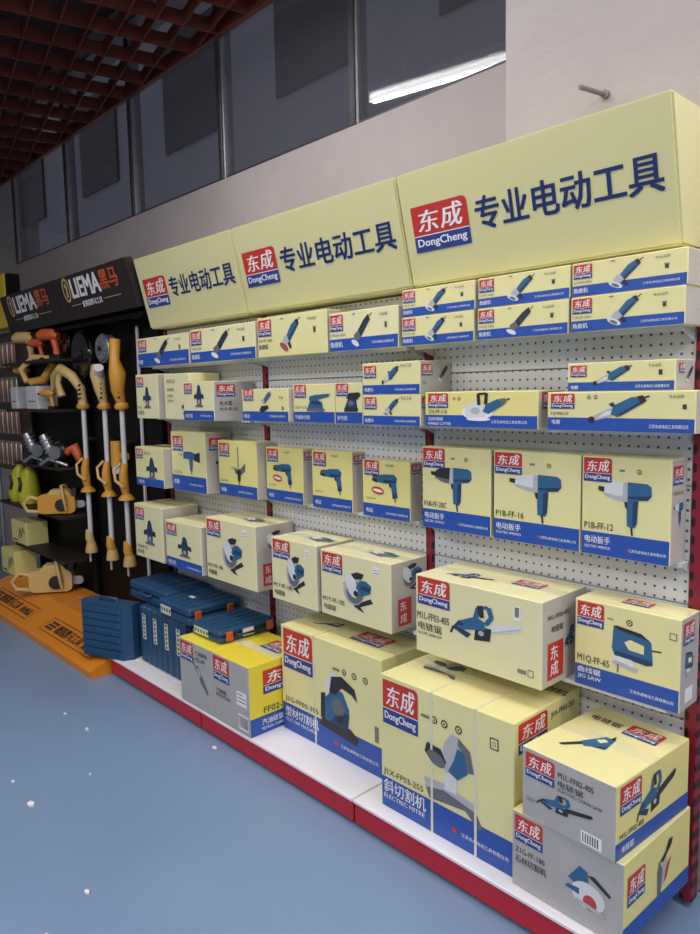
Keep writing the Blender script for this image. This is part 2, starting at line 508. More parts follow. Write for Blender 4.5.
def pic(kind):
    p = Print()
    if kind in ('grinder', 'grinder_red'):
        p.l(TBLK, [(.9, .88), (1, .97)], .03)
        p.p(TBLK, [(.74, .90), (.86, .70), (.94, .80), (.86, .95)])
        p.p(TBLUE, [(.30, .44), (.47, .28), (.87, .72), (.76, .90), (.58, .80)])
        p.p(TDBLUE, [(.44, .40), (.50, .33), (.84, .70), (.80, .76)])
        p.p(TSIL, [(.14, .34), (.26, .16), (.48, .30), (.36, .50), (.26, .50)])
        p.e(TRED if kind == 'grinder_red' else TLT, .22, .17, .23, .09, -28)
        p.e(TDG, .22, .15, .13, .05, -28)
        p.p(TBLK, [(.40, .26), (.50, .10), (.60, .14), (.50, .32)])
    elif kind == 'grinder_black':
        p.l(TBLK, [(.9, .88), (1, .97)], .03)
        p.p(TBLK, [(.30, .46), (.47, .28), (.92, .78), (.84, .95), (.62, .80)])
        p.p(TDBLUE, [(.44, .50), (.52, .40), (.80, .72), (.74, .80)])
        p.p(TDG, [(.12, .36), (.26, .12), (.48, .28), (.36, .50)])
        p.e(TLT, .20, .12, .20, .08, -25)
    elif kind in ('drill', 'drill_red'):
        p.p(TBLUE, [(.22, .62), (.50, .60), (.92, .62), (.97, .80), (.85, .92), (.45, .90), (.24, .84)])
        p.p(TDBLUE, [(.46, .60), (.92, .62), (.96, .72), (.46, .72)])
        p.p(TBLUE, [(.70, .64), (.93, .64), (.98, .16), (.80, .12), (.76, .40)])
        p.p(TBLK, [(.02, .66), (.22, .60), (.24, .86), (.05, .82)])
        p.p(TDG, [(.04, .75), (.22, .72), (.23, .80), (.05, .79)])
        p.p(TBLK, [(.66, .60), (.74, .62), (.74, .48), (.68, .50)])
        p.l(TBLK, [(.88, .14), (.90, 0)], .035)
        p.p(TDBLUE, [(.78, .30), (.95, .30), (.97, .16), (.80, .12)])
        if kind == 'drill_red': p.e(TRED, .24, .34, .24, .13, -8); p.e(WHT, .24, .34, .19, .05, -8)
    elif kind == 'hammer':
        p.p(TSIL, [(.02, .74), (.30, .70), (.30, .84), (.04, .82)])
        p.p(TBLUE, [(.24, .62), (.74, .62), (.78, .84), (.60, .92), (.26, .90)])
        p.p(TBLK, [(.72, .58), (.98, .50), (.99, .92), (.78, .84)])
        p.p(TBLUE, [(.50, .62), (.68, .62), (.64, .14), (.54, .14)])
        p.p(TDG, [(.52, .50), (.66, .50), (.64, .34), (.54, .34)])
        p.l(TBLK, [(.59, .14), (.60, 0)], .03)
    elif kind == 'pick':
        p.l(TDG, [(.44, 1), (.45, .42)], .05)
        p.p(TDG, [(.18, .48), (.40, .42), (.58, .44), (.84, .60), (.82, .38), (.60, .28), (.30, .30)])
        p.p(TBLK, [(.38, .40), (.60, .40), (.56, .10), (.42, .10)])
        p.l(TBLK, [(.48, .10), (.50, 0)], .04)
        p.l(TSIL, [(.06, .46), (.26, .42)], .05)
    elif kind in ('wrench', 'wrench_black'):
        nose = TBLK if kind == 'wrench_black' else TLT
        p.p(TBLK, [(.0, .77), (.13, .74), (.13, .84), (.0, .85)])
        p.p(nose, [(.11, .72), (.22, .65), (.36, .61), (.54, .60), (.54, .95), (.36, .95), (.22, .92), (.12, .87)])
        p.p(TSIL if kind == 'wrench' else TDG, [(.11, .70), (.34, .62), (.54, .61), (.54, .69), (.34, .70), (.12, .74)])
        p.p(TSIL, [(.46, .60), (.60, .60), (.60, .95), (.48, .94)])
        p.p(TBLUE, [(.56, .62), (.93, .66), (1.0, .74), (.99, .90), (.92, .95), (.56, .96)])
        p.p(TDBLUE, [(.56, .62), (.93, .66), (1.0, .74), (.56, .70)])
        p.p(TBLUE, [(.56, .66), (.76, .66), (.74, .22), (.70, .14), (.56, .16), (.55, .40)])
        p.p(TDBLUE, [(.66, .60), (.76, .64), (.74, .22), (.66, .15)])
        p.p(TBLK, [(.50, .60), (.56, .60), (.56, .46), (.52, .50)])
        p.l(TBLK, [(.64, .16), (.66, 0)], .035)
    elif kind == 'sander':
        p.p(TDG, [(.0, .12), (.72, .08), (.78, .20), (.04, .26)])
        p.p(TBLUE, [(.05, .24), (.70, .20), (.66, .48), (.46, .60), (.16, .56)])
        p.p(TBLUE, [(.12, .56), (.46, .58), (.95, .72), (.92, .84), (.40, .80), (.14, .74)])
        p.p(TDBLUE, [(.20, .40), (.66, .36), (.60, .52), (.20, .54)])
        p.l(TBLK, [(.92, .78), (1, .84)], .03)
    elif kind == 'block_sander':
        p.p(TBLK, [(.05, .06), (.80, .06), (.84, .22), (.08, .24)])
        p.p(TDBLUE, [(.10, .24), (.80, .22), (.74, .60), (.30, .66)])
        p.p(TBLK, [(.18, .64), (.80, .60), (1, .80), (.90, .92), (.36, .90)])
        p.e(TDG, .45, .44, .16, .12)
    elif kind == 'router':
        p.p(TDG, [(.10, .06), (.90, .06), (.86, .16), (.14, .16)])
        p.p(TDBLUE, [(.30, .16), (.72, .16), (.76, .62), (.66, .92), (.38, .92), (.26, .62)])
        p.p(TDG, [(.34, .16), (.68, .16), (.62, .40), (.40, .40)])
        p.p(TBLK, [(.0, .40), (.26, .44), (.26, .62), (.02, .60)])
        p.p(TBLK, [(.76, .44), (1, .40), (.98, .60), (.76, .62)])
        p.p(TBLK, [(.36, .90), (.66, .90), (.60, 1), (.44, 1)])
        p.e(TSIL, .50, .30, .09, .08)
    elif kind == 'two_tool':
        p.p(TDG, [(.28, .55), (.44, .44), (.90, .84), (.80, .98), (.60, .90)])
        p.p(TBLUE, [(.46, .62), (.56, .54), (.80, .80), (.72, .88)])
        p.p(TSIL, [(.20, .62), (.30, .44), (.46, .48), (.36, .66)])
        p.p(TBLK, [(.08, .18), (.28, .08), (.70, .26), (.66, .40), (.22, .36)])
    elif kind == 'circular':
        p.p(TBLK, [(.34, .12), (.44, .06), (1.0, .30), (.92, .40)])
        p.p(TBLK, [(.0, .62), (.10, .66), (.62, .08), (.72, .0), (.50, .04)])
        p.e(TSIL, .38, .52, .36, .40, -30)
        p.e(TDG, .40, .46, .28, .30, -30)
        p.e(TLT, .30, .62, .18, .32, 25)
        p.p(TBLUE, [(.44, .60), (.62, .40), (.92, .52), (.96, .72), (.78, .82), (.58, .80)])
        p.p(TBLK, [(.28, .92), (.40, .80), (.64, .84), (.72, .98), (.50, 1.0)])
        p.p(TDBLUE, [(.58, .58), (.90, .56), (.93, .66), (.62, .70)])
        p.e(TBLK, .44, .44, .08, .08)
    elif kind in ('chainsaw', 'chainsaw_up'):
        p.p(TLT if kind == 'chainsaw' else TBLK, [(.52, .36), (.94, .60), (1, .70), (.97, .78), (.52, .56)])
        if kind == 'chainsaw': p.l(TSIL, [(.54, .40), (.96, .66)], .025)
        p.p(TBLK, [(.34, .14), (.56, .20), (.58, .50), (.36, .48)])
        p.p(TBLUE, [(.14, .30), (.50, .44), (.48, .62), (.36, .70), (.12, .50)])
        p.p(TDBLUE, [(.02, .30), (.24, .14), (.30, .26), (.10, .36), (.20, .44), (.12, .52)])
        p.l(TBLUE, [(.36, .66), (.40, .92), (.54, .98), (.58, .76), (.50, .56)], .07)
        p.p(TBLK, [(.38, .96), (.42, .70), (.48, .72), (.46, 1)])
        p.l(TBLK, [(.04, .34), (0, .16)], .03)
        p.e(TSIL, .44, .34, .04, .06)
    elif kind == 'saw_tip':
        p.p(TBLK, [(.02, .02), (.40, .42), (.50, .34), (.14, .0)])
        p.p(TBLUE, [(.34, .40), (.52, .26), (.98, .50), (.92, .84), (.66, .86)])
        p.p(YEL, [(.58, .62), (.72, .56), (.84, .70), (.70, .76)])
        p.p(TBLK, [(.78, .82), (.82, 1), (.92, .84)])
        p.p(TDBLUE, [(.70, .34), (.98, .40), (.98, .52), (.86, .48)])
    elif kind == 'jigsaw':
        p.l(TBLK, [(.80, .64), (1, .66)], .03)
        p.p(TBLUE, [(.03, .98), (.10, 1.0), (.60, .94), (.80, .80), (.84, .34), (.72, .30), (.06, .36), (.0, .50)])
        p.p(YEL, [(.26, .68), (.38, .76), (.66, .70), (.66, .52), (.36, .54)])
        p.p(TBLK, [(.03, .98), (.10, 1.0), (.60, .94), (.78, .82), (.58, .86), (.12, .92)])
        p.p(TDBLUE, [(.06, .36), (.72, .30), (.82, .34), (.80, .42), (.08, .46)])
        p.p(TLT, [(.04, .36), (.42, .34), (.50, .18), (.20, .14), (.0, .18)])
        p.p(TSIL, [(.0, .18), (.50, .10), (.56, .18), (.06, .26)])
        p.l(TDG, [(.14, .20), (.13, 0)], .03)
    elif kind == 'cutoff':
        p.p(TBLK, [(.0, .08), (.95, .0), (1, .12), (.80, .22), (.10, .24)])
        p.p(TBLK, [(.04, .20), (.20, .20), (.18, .62), (.06, .60)])
        p.p(TBLUE, [(.16, .20), (.72, .18), (.78, .50), (.62, .74), (.30, .72), (.16, .52)])
        p.p(TDBLUE, [(.30, .20), (.74, .18), (.78, .44), (.50, .40)])
        p.p(TLT, [(.18, .56), (.20, .84), (.36, 1.0), (.52, .96), (.56, .80), (.34, .70)])
        p.p(TBLK, [(.28, .66), (.34, .92), (.60, .98), (.92, .86), (.98, .68), (.84, .76), (.60, .80), (.44, .66)])
        p.e(TDG, .50, .48, .16, .14)
        p.e(TBLK, .56, .30, .08, .07)
    elif kind == 'mitre':
        p.p(TDG, [(.02, .24), (.40, .30), (.86, .22), (.98, .04), (.90, .02), (.70, .16), (.10, .10)])
        p.p(TSIL, [(.0, .34), (.34, .36), (.90, .28), (.86, .20), (.34, .28), (.04, .22)])
        p.p(TLT, [(.36, .30), (.56, .30), (.56, .62), (.38, .60)])
        p.p(TBLUE, [(.40, .54), (.58, .48), (.74, .60), (.72, .82), (.50, .88), (.40, .76)])
        p.p(TSIL, [(.30, .62), (.40, .50), (.52, .70), (.62, .98), (.48, 1.0), (.36, .86)])
        p.p(TBLK, [(.02, .66), (.14, .56), (.40, .62), (.30, .76), (.06, .78)])
        p.p(TDG, [(.60, .98), (.78, .88), (.84, .64), (.74, .62), (.70, .80), (.58, .90)])
        p.e(TDG, .22, .62, .16, .08, -14)
    elif kind == 'stone_saw':
        p.e(WHT, .32, .32, .34, .26); p.e(TLT, .28, .36, .24, .30); p.e(TSIL, .28, .36, .10, .12); p.e(WHT, .34, .08, .26, .06)
        p.l(TBLK, [(.90, .72), (1, .78)], .04)
        p.p(TBLUE, [(.44, .34), (.56, .26), (.90, .60), (.88, .76), (.74, .76), (.50, .58)])
        p.p(TDG, [(.76, .76), (.84, .58), (.93, .66), (.90, .80)])
        p.l(TBLK, [(.36, .56), (.34, .94), (.52, .96), (.50, .60)], .07)
    elif kind == 'polisher':
        p.l(TBLK, [(.92, .90), (1, .95)], .05)
        p.p(TSIL, [(.06, .12), (.40, .28), (.52, .54), (.34, .54), (.06, .28)])
        p.p(TLT, [(.14, .22), (.40, .36), (.46, .50), (.30, .46)])
        p.e(TBLK, .05, .17, .06, .11)
        p.p(TBLUE, [(.38, .36), (.50, .26), (.90, .72), (.86, .92), (.72, .92), (.42, .64)])
        p.p(TDBLUE, [(.50, .36), (.54, .30), (.90, .72), (.88, .80)])
        p.p(TBLK, [(.80, .94), (.88, .68), (.96, .80), (.90, .98)])
        p.p(TDBLUE, [(.34, .70), (.40, .60), (.46, .64), (.42, .76)])
    elif kind == 'brushcut':
        p.l(TDG, [(.1, .9), (.5, .5), (.9, .1)], .06)
        p.p(TDG, [(.30, .80), (.55, .35), (.95, .05), (.98, .15), (.6, .6), (.42, .84)])
        p.p(TSIL, [(.34, .72), (.50, .50), (.58, .58), (.42, .78)])
        p.l(TBLK, [(.14, .84), (.06, 1), (.2, .96)], .05)
    elif kind == 'table_saw':
        p.p(TBLUE, [(.06, .62), (.30, .98), (.46, .92), (.50, .66), (.30, .52)])
        p.p(TBLK, [(.46, .86), (.90, .62), (.94, .68), (.60, .90)])
        p.e(TLT, .48, .42, .34, .28); p.e(TRED, .52, .30, .14, .16)
        p.p(TBLUE, [(.0, .40), (.30, .36), (.30, .50), (.06, .48)])
        p.p(TSIL, [(.20, .20), (.80, .14), (.84, .22), (.24, .28)])
    elif kind == 'stand_saw':
        p.p(TDG, [(.10, .02), (.30, .0), (.34, .50), (.18, .70), (.08, .50)])
        p.p(TRED, [(.40, .14), (.62, .24), (.86, .60), (.62, .50)])
        p.p(TSIL, [(.30, .10), (.46, .20), (.62, .66), (.40, .70)])
        p.p(TBLK, [(.20, .66), (.50, .78), (.70, .98), (.92, .96), (.86, .84), (.40, .62)])
    return p.mesh('picture')
_pics = {}
def picm(k):
    if k not in _pics: _pics[k] = pic(k)
    return _pics[k]

# ------------------------------------------------------------------ cartons
FR = {'front': (math.pi / 2, 0, 0), 'right': (math.pi / 2, 0, math.pi / 2), 'top': (0, 0, 0)}
class Carton:
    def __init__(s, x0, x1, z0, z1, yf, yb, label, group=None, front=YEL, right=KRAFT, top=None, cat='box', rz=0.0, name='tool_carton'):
        s.w, s.h, s.d = x1 - x0, z1 - z0, yb - yf
        s.e = tag(empty(name, ((x0 + x1) / 2, (yf + yb) / 2, z0), rz), label, cat, group)
        w2, d2 = s.w / 2, s.d / 2
        bm = bmesh.new(); bmesh.ops.create_cube(bm, size=1)
        for v in bm.verts: v.co = Vector((v.co.x * s.w, v.co.y * s.d, (v.co.z + .5) * s.h))
        bmesh.ops.bevel(bm, geom=bm.edges[:], offset=.0022, segments=1, affect='EDGES')
        me = bpy.data.meshes.new('carton')
        ms = [front, right, top or front]
        for m in ms: me.materials.append(m)
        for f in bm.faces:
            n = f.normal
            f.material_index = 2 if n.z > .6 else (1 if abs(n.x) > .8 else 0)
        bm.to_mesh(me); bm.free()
        s.body = place('carton', me, s.e)
        # the closed top flaps: a seam of clear tape over the slit
        s.body_seam = None
        tp = MB(); t = min(.025, s.d * .12)
        tp.box((-w2 + .002, -t, s.h - .0002), (w2 - .002, t, s.h + .0005), TAPE)
        tp.build('tape', s.e)
    def at(s, face, u, v, lift=.0007):
        if face == 'front': return (u - s.w / 2, -s.d / 2 - lift, v)
        if face == 'right': return (s.w / 2 + lift, u - s.d / 2, v)
        return (u - s.w / 2, v - s.d / 2, s.h + lift)
    def size(s, face):
        return {'front': (s.w, s.h), 'right': (s.d, s.h), 'top': (s.w, s.d)}[face]
    def put(s, name, me, face, u, v, su, sv, lift=.0007, rot=0):
        r = FR[face]
        o = place(name, me, s.e, s.at(face, u, v, lift), r, (su, sv, 1))
        if rot: o.rotation_euler = (Matrix.Rotation(0, 3, 'X') @ (Matrix.Rotation(r[2], 3, 'Z') @ Matrix.Rotation(r[0], 3, 'X') @ Matrix.Rotation(rot, 3, 'Z'))).to_euler()
        return o
    def logo(s, face, u, v, w, h=None, rot=0): s.put('logo', LOGO, face, u, v, w, h or w * .70, .0012, rot); return s
    def band(s, face, h, m=BAND, v=0.001):
        W = s.size(face)[0]; s.put('colour_band', square(m), face, .002, v, W - .004, h, .0005); return s
    def picture(s, face, kind, u, v, w, h, rot=0): s.put('picture', picm(kind), face, u, v, w, h, .0010, rot); return s
    def text(s, face, items, rot=0):
        for it in items:
            p = Print()
            m, body, u, v, h = it[:5]; p.t(m, body, u, v, h, it[5] if len(it) > 5 else None, it[6] if len(it) > 6 else .014)
            s.put('lettering', p.mesh('lettering'), face, 0, 0, 1, 1, .0014)
        return s
    def marks(s, face, rects):
        p = Print()
        for m, a, b, c, d in rects: p.rect(m, a, b, c, d)
        s.put('small_print', p.mesh('small_print'), face, 0, 0, 1, 1, .0011)['kind'] = 'stuff'; return s
    def ring(s, face, u, v, r, m=INK):
        p = Print(); p.e(m, 0, 0, 1, 1); p.e(YEL, 0, 0, .62, .62); p.e(m, 0, 0, .3, .3)
        s.put('emblem', p.mesh('emblem'), face, u, v, r, r, .0011); return s
FIRM = '江苏东成电动工具有限公司'

def grinder_box(x0, x1, z0, z1, yf, yb, label, group, kind, front, body='角磨机', code='S1M-FF-100A', bandh=.31, right=KRAFT):
    c = Carton(x0, x1, z0, z1, yf, yb, label, group, front, right)
    W, H = c.w, c.h
    if bandh: c.band('front', H * bandh)
    lw = min(.20 * W, H * .60)
    c.logo('front', .018 * W, H * .52, lw, H * .42)
    c.picture('front', kind, W * .34, H * .08, W * .30, H * .84)
    it = [(GINK, code, .02 * W, H * .38, H * .075)]
    if bandh:
        it += [(WHT, body, .02 * W, H * .10, H * .15), (WHT, FIRM, W * .64, H * .13, H * .07, W * .30)]
    else:
        it += [(INK, body, .02 * W, H * .20, H * .13)]
    it += [(GINK, '专业品质', W * .74, H * .80, H * .07, W * .12)]
    c.text('front', it)
    c.marks('front', [(INK, W * .82, H * .50, W * .85, H * .60), (GINK, W * .815, H * .60, W * .855, H * .64), (GINK, W * .36, H * .90, W * .40, H * .93)])
    return c
G1 = 'cartons on the top shelf under the yellow signs'
grinder_box(-3.690, -3.152, 1.6505, 1.803, 1.86, 1.99, 'pale grinder carton with wide blue band at the far left end of top shelf', G1, 'grinder_black', YEL2, bandh=.46, body='电磨', code='S1J-FF-25')
grinder_box(-3.135, -2.591, 1.6505, 1.810, 1.86, 1.99, 'blue banded grinder carton second from the left on top shelf', G1, 'grinder_black', YEL2)
c = grinder_box(-2.573, -2.115, 1.6505, 1.818, 1.86, 1.99, 'plain yellow grinder carton without blue band picturing a red guarded grinder', G1, 'grinder_red', YEL, bandh=0, code='S1M-FF-180A')
grinder_box(-2.102, -1.738, 1.6505, 1.796, 1.86, 1.99, 'single grinder carton just left of the stacked pairs on top shelf', G1, 'grinder_black', YEL2)
pos = ['left', 'middle', 'right']
for k, (x0, x1) in enumerate([(-1.721, -1.411), (-1.397, -1.080), (-1.072, -0.756)]):
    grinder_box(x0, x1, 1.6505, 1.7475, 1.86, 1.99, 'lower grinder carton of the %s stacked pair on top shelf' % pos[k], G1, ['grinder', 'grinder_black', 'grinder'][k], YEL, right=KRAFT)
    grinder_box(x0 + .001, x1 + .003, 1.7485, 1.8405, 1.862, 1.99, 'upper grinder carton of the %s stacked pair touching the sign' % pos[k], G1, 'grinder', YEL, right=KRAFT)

# second row
G2 = 'cartons on the second shelf'
Z2 = 1.3755
c = Carton(-3.613, -3.375, Z2, 1.607, 1.80, 1.98, 'small pale router carton at the left end of the second shelf', G2, YEL2, KRAFT)
c.logo('front', .01, .165, .075).picture('front', 'router', .075, .045, .09, .12).text('front', [(GINK, '电圆锯', .015, .02, .022), (GINK, 'M1P', .015, .05, .016)])
c = Carton(-3.325, -3.075, Z2, 1.602, 1.81, 1.98, 'taller cream carton turned with its text side out behind the grey sided carton', G2, YEL2, YEL2)
c.text('front', [(GINK, '电动工具', .03, .18, .02), (GINK, '使用说明', .03, .14, .016), (GINK, '额定电压', .03, .11, .014), (GINK, '注意安全', .03, .085, .014)]).picture('front', 'router', .17, .02, .06, .08)
c = Carton(-3.058, -2.790, Z2, 1.556, 1.763, 1.985, 'router carton with a big grey side panel on the second shelf', G2, YEL2, GREYC)
c.band('front', .045).logo('front', .012, .125, .07).picture('front', 'router', .10, .055, .085, .11).text('front', [(WHT, '电木铣', .02, .012, .02), (WHT, FIRM, .15, .018, .010, .10)])
c.logo('right', .015, .11, .10, .055).text('right', [(INK, '电木铣', .03, .068, .022), (INK, 'M1R-FF-12', .03, .045, .015)])
c = Carton(-2.678, -2.345, Z2, 1.516, 1.84, 1.985, 'carton picturing two small tools over the left red upright', G2, YEL, KRAFT)
c.band('front', .042).logo('front', .012, .09, .075).picture('front', 'two_tool', .12, .03, .11, .10).text('front', [(WHT, '电动', .015, .012, .02), (WHT, FIRM, .2, .018, .010, .11), (GINK, '专业', .27, .095, .014)]).marks('front', [(INK, .29, .05, .30, .065)])
c = Carton(-2.338, -2.080, Z2, 1.530, 1.86, 1.985, 'orbital sander carton with blue picture in the middle of the second shelf', G2, YEL, KRAFT)
c.band('front', .042).logo('front', .01, .10, .075).picture('front', 'sander', .085, .035, .15, .095).text('front', [(WHT, '平板砂光机', .012, .012, .018), (GINK, 'S1B-FF-110', .01, .055, .012)])
c = Carton(-2.077, -1.925, Z2, 1.530, 1.86, 1.985, 'narrow block sander carton beside the stacked pair on the second shelf', G2, YEL, KRAFT)
c.band('front', .042).logo('front', .008, .105, .068).picture('front', 'block_sander', .045, .04, .10, .085).text('front', [(WHT, '砂光机', .012, .012, .018)])
for (z0, z1, lab, kind, tm) in ((Z2, 1.4845, 'lower straight grinder carton of the pair on the second shelf', 'grinder', 0), (1.4855, 1.597, 'upper grinder carton with a teal tool picture and grey side on the second shelf', 'polisher', 1)):
    c = Carton(-1.892, -1.613, z0, z1, 1.83, 1.995, lab, G2, YEL, GREYC if tm else KRAFT)
    H = c.h; W = c.w
    c.band('front', .032).logo('front', .01, H * .52, .062).picture('front', kind, W * .36, .03, W * .3, H * .62).text('front', [(WHT, '电磨头', .012, .009, .015), (WHT, FIRM, .16, .012, .008, .1), (GINK, '专业工具', .19, H * .82, .012)])
    c.logo('right', .008, H * .55, .055)
    if tm: c.picture('right', 'grinder_black', .09, .04, .06, .06).text('right', [(INK, 'S1J', .012, .03, .012)])
c = Carton(-1.600, -1.163, Z2, 1.490, 1.84, 1.985, 'long bright yellow stone cutter carton with a glowing white blade picture', G2, YEL4, KRAFT)
c.band('front', .038).logo('front', .015, .062, .085, .048).picture('front', 'stone_saw', .16, .02, .18, .092).text('front', [(INK, 'Z1E-FF-110', .015, .044, .012), (WHT, '石材切割机', .015, .020, .012), (WHT, 'MARBLE CUTTER', .015, .006, .009), (WHT, FIRM, .27, .015, .010, .13)]).ring('front', .145, .092, .006).ring('front', .125, .092, .005)
c.logo('right', .02, .06, .07)
c = Carton(-1.132, -0.715, Z2, 1.4845, 1.84, 1.985, 'long die grinder carton at the right end of the second shelf, lower of two', G2, YEL, KRAFT)
c.band('front', .036).logo('front', .012, .062, .075, .042).picture('front', 'polisher', .13, .018, .17, .082).text('front', [(INK, 'S1J-FF02-25', .012, .042, .011), (WHT, '电磨', .016, .018, .013), (WHT, FIRM, .30, .012, .010, .10), (GINK, '专业品质', .35, .090, .009)]).ring('front', .13, .094, .0055).ring('front', .15, .094, .0055).marks('front', [(INK, .385, .062, .395, .074)])
c = Carton(-1.082, -0.777, 1.4855, 1.565, 1.863, 1.985, 'shorter polisher carton lying on top of the long die grinder carton', G2, YEL, GREYC)
c.band('front', .024).logo('front', .01, .04, .05, .032).picture('front', 'polisher', .08, .012, .11, .058).text('front', [(WHT, '电磨', .012, .006, .011), (WHT, FIRM, .2, .008, .008, .09), (GINK, '专业品质', .235, .062, .008)]).marks('front', [(INK, .262, .040, .272, .054)])
c.logo('right', .02, .045, .035).picture('right', 'grinder_black', .06, .02, .05, .045)

# third row
G3 = 'cartons on the third shelf'
Z3 = 1.0145
c = Carton(-3.640, -3.335, Z3, 1.222, 1.79, 1.97, 'low router carton at the left end of the third shelf', G3, YEL, KRAFT)
c.band('front', .042).logo('front', .012, .145, .075).picture('front', 'router', .12, .03, .12, .125).text('front', [(WHT, '修边机', .03, .012, .02), (GINK, '电动工具', .10, .17, .016)])
c = Carton(-3.325, -2.995, Z3, 1.312, 1.834, 1.985, 'tall hammer drill carton with logo on its side on the third shelf', G3, YEL, KRAFT)
c.band('front', .075).logo('front', .02, .20, .10, .075).picture('front', 'hammer', .07, .085, .21, .125).text('front', [(WHT, '电锤', .02, .03, .026), (WHT, FIRM, .17, .03, .011, .13), (GINK, 'Z1C-FF-26', .02, .085, .013)])
c.logo('right', .02, .21, .10, .06).picture('right', 'hammer', .04, .11, .06, .05)
c = Carton(-2.955, -2.640, Z3, 1.277, 1.88, 1.985, 'hammer carton picturing a dark pick with a long upright chisel', G3, YEL4, KRAFT)
c.band('front', .055).logo('front', .012, .185, .085, .065).picture('front', 'pick', .10, .055, .15, .18).text('front', [(WHT, '电镐', .02, .016, .022), (WHT, FIRM, .16, .02, .010, .12), (GINK, 'Z1G-FF-6', .012, .065, .012)])
for x0, x1, z1, kind, lab in ((-2.630, -2.367, 1.256, 'drill_red', 'drill carton with red ribbon badge right of the left red upright'), (-2.306, -2.059, 1.257, 'drill', 'drill carton without red badge between two drill cartons with badges'), (-1.999, -1.750, 1.235, 'drill_red', 'drill carton with red ribbon badge just left of the impact wrench cartons')):
    c = Carton(x0, x1, Z3, z1, 1.925, 1.992, lab, G3, YEL4, KRAFT)
    W, H = c.w, c.h
    c.band('front', .05).logo('front', .012, H * .73, .08, .058).picture('front', kind, .05, .065, .14, .115).text('front', [(WHT, '电钻', .02, .016, .018), (WHT, FIRM, W * .5, .016, .009, W * .45), (GINK, 'J1Z-FF-10A', .02, .065, .010), (GINK, '专业品质', W * .5, H * .90, .010)])
    c.logo('right', .008, H * .80, .05, .035)
for x0, x1, kind, code, lab in ((-1.668, -1.374, 'wrench_black', 'P1B-FF-20C', 'impact wrench carton picturing a black nosed wrench, leftmost of three'), (-1.363, -1.057, 'wrench', 'P1B-FF-16', 'impact wrench carton with silver nosed wrench, middle of three'), (-1.052, -0.794, 'wrench', 'P1B-FF-12', 'impact wrench carton with silver nosed wrench, rightmost of three beside the red upright')):
    c = Carton(x0, x1, Z3, 1.301, 1.90, 1.992, lab, G3, YEL, KRAFT)
    W, H = c.w, c.h
    c.band('front', .066).logo('front', .006, H - .073, W * .33, .068)
    c.picture('front', kind, W * .14 if x0 < -1.6 else W * .20, .070, W * .60, .155)
    c.text('front', [(INK, code, .010, .076, .019, W * .34), (WHT, '电动扳手', .012, .034, .022, W * .30), (WHT, 'ELECTRIC WRENCH', .012, .020, .008, W * .30), (WHT, FIRM, W * .56, .022, .009, W * .40)])
    c.marks('front', [(GINK, W * .44, H - .040, W * .50, H - .034), (RED, W * .535, .022, W * .55, .031)]).ring('front', W * .66, H - .038, .007)
    c.logo('right', .01, H * .76, .06, .05).text('right', [(GINK, code, .012, .19, .010)]).picture('right', kind, .015, .10, .06, .07)

# fourth row
G4 = 'large cartons on the fourth shelf'
Z4 = 0.6285
c = Carton(-3.625, -3.315, Z4 - .0, .917, 1.76, 1.97, 'tall pale router carton at the left end of the fourth shelf', G4, YEL2, KRAFT)
c.logo('front', .01, .205, .10, .065).picture('front', 'router', .10, .07, .13, .14).text('front', [(INK, 'M1R-FF-12', .02, .05, .018), (INK, '电木铣', .02, .018, .024)])
c = Carton(-3.288, -2.945, Z4, .866, 1.76, 1.97, 'lower carton with blue band wedged between two taller cartons on the fourth shelf', G4, YEL2, KRAFT)
c.band('front', .05).logo('front', .012, .165, .10, .06).picture('front', 'router', .12, .06, .13, .11).text('front', [(WHT, '修边机', .02, .014, .024), (WHT, FIRM, .2, .016, .011, .13)])
for x0, x1, z1, yf, code, lab in ((-2.925, -2.522, .920, 1.776, 'M1Y-FF-185', 'large circular saw carton with a red label on its grey side, leftmost of three'), (-2.414, -2.120, .894, 1.78, 'M1Y-FF-180', 'circular saw carton in the middle of three on the fourth shelf'), (-2.106, -1.723, .885, 1.79, 'M1Y-FF-185', 'circular saw carton with sticker, just left of the red upright')):
    c = Carton(x0, x1, Z4, z1, yf, 1.985, lab, G4, YEL2, KRAFT)
    W, H = c.w, c.h
    c.logo('front', .012, H - .085, .115, .078).picture('front', 'circular', W * .34, .05, W * .42, H * .58)
    c.text('front', [(INK, code, .012, .055, .018), (INK, '电圆锯', .018, .022, .022)])
    c.marks('front', [(WHT, W * .76, H * .80, W * .85, H * .92), (GINK, W * .77, H * .82, W * .84, H * .83), (GINK, W * .77, H * .86, W * .84, H * .87)])
    c.picture('right', 'circular', .05, H * .55, .12, .10).put('red_label', square(RED), 'right', .035, .02, .07, .10)
    c.text('right', [(WHT, '东', .045, .075, .035), (WHT, '成', .045, .03, .035)])
    c.picture('top', 'circular', W * .45, .06, .16, .07)
c = Carton(-1.563, -1.082, Z4, .890, 1.742, 1.985, 'long chain saw carton with grey and red side on the fourth shelf', G4, YEL2, KRAFT)
c.logo('front', .010, .165, .135, .092).picture('front', 'chainsaw', .15, .075, .27, .135)
c.text('front', [(INK, 'M1L-FF03-405', .008, .115, .024, .135), (INK, '电链锯', .012, .078, .027, .10), (INK, 'ELECTRIC CHAIN SAW', .012, .062, .009, .10)])
c.marks('front', [(GINK, .435, .030, .455, .052), (YEL2, .438, .033, .452, .049), (GINK, .40, .034, .43, .046), (WHT, .385, .19, .41, .235), (GINK, .39, .20, .405, .23)])
c.put('red_label', square(RED), 'right', .03, .02, .085, .11)
c.text('right', [(WHT, '东', .045, .078, .042), (WHT, '成', .045, .03, .042), (INK, 'M1L-FF03-405', .03, .20, .014), (INK, '电链锯', .05, .16, .02)]).picture('right', 'chainsaw', .12, .09, .09, .07)
c.logo('top', .30, .11, .10, .06).picture('top', 'chainsaw_up', .08, .05, .16, .08)
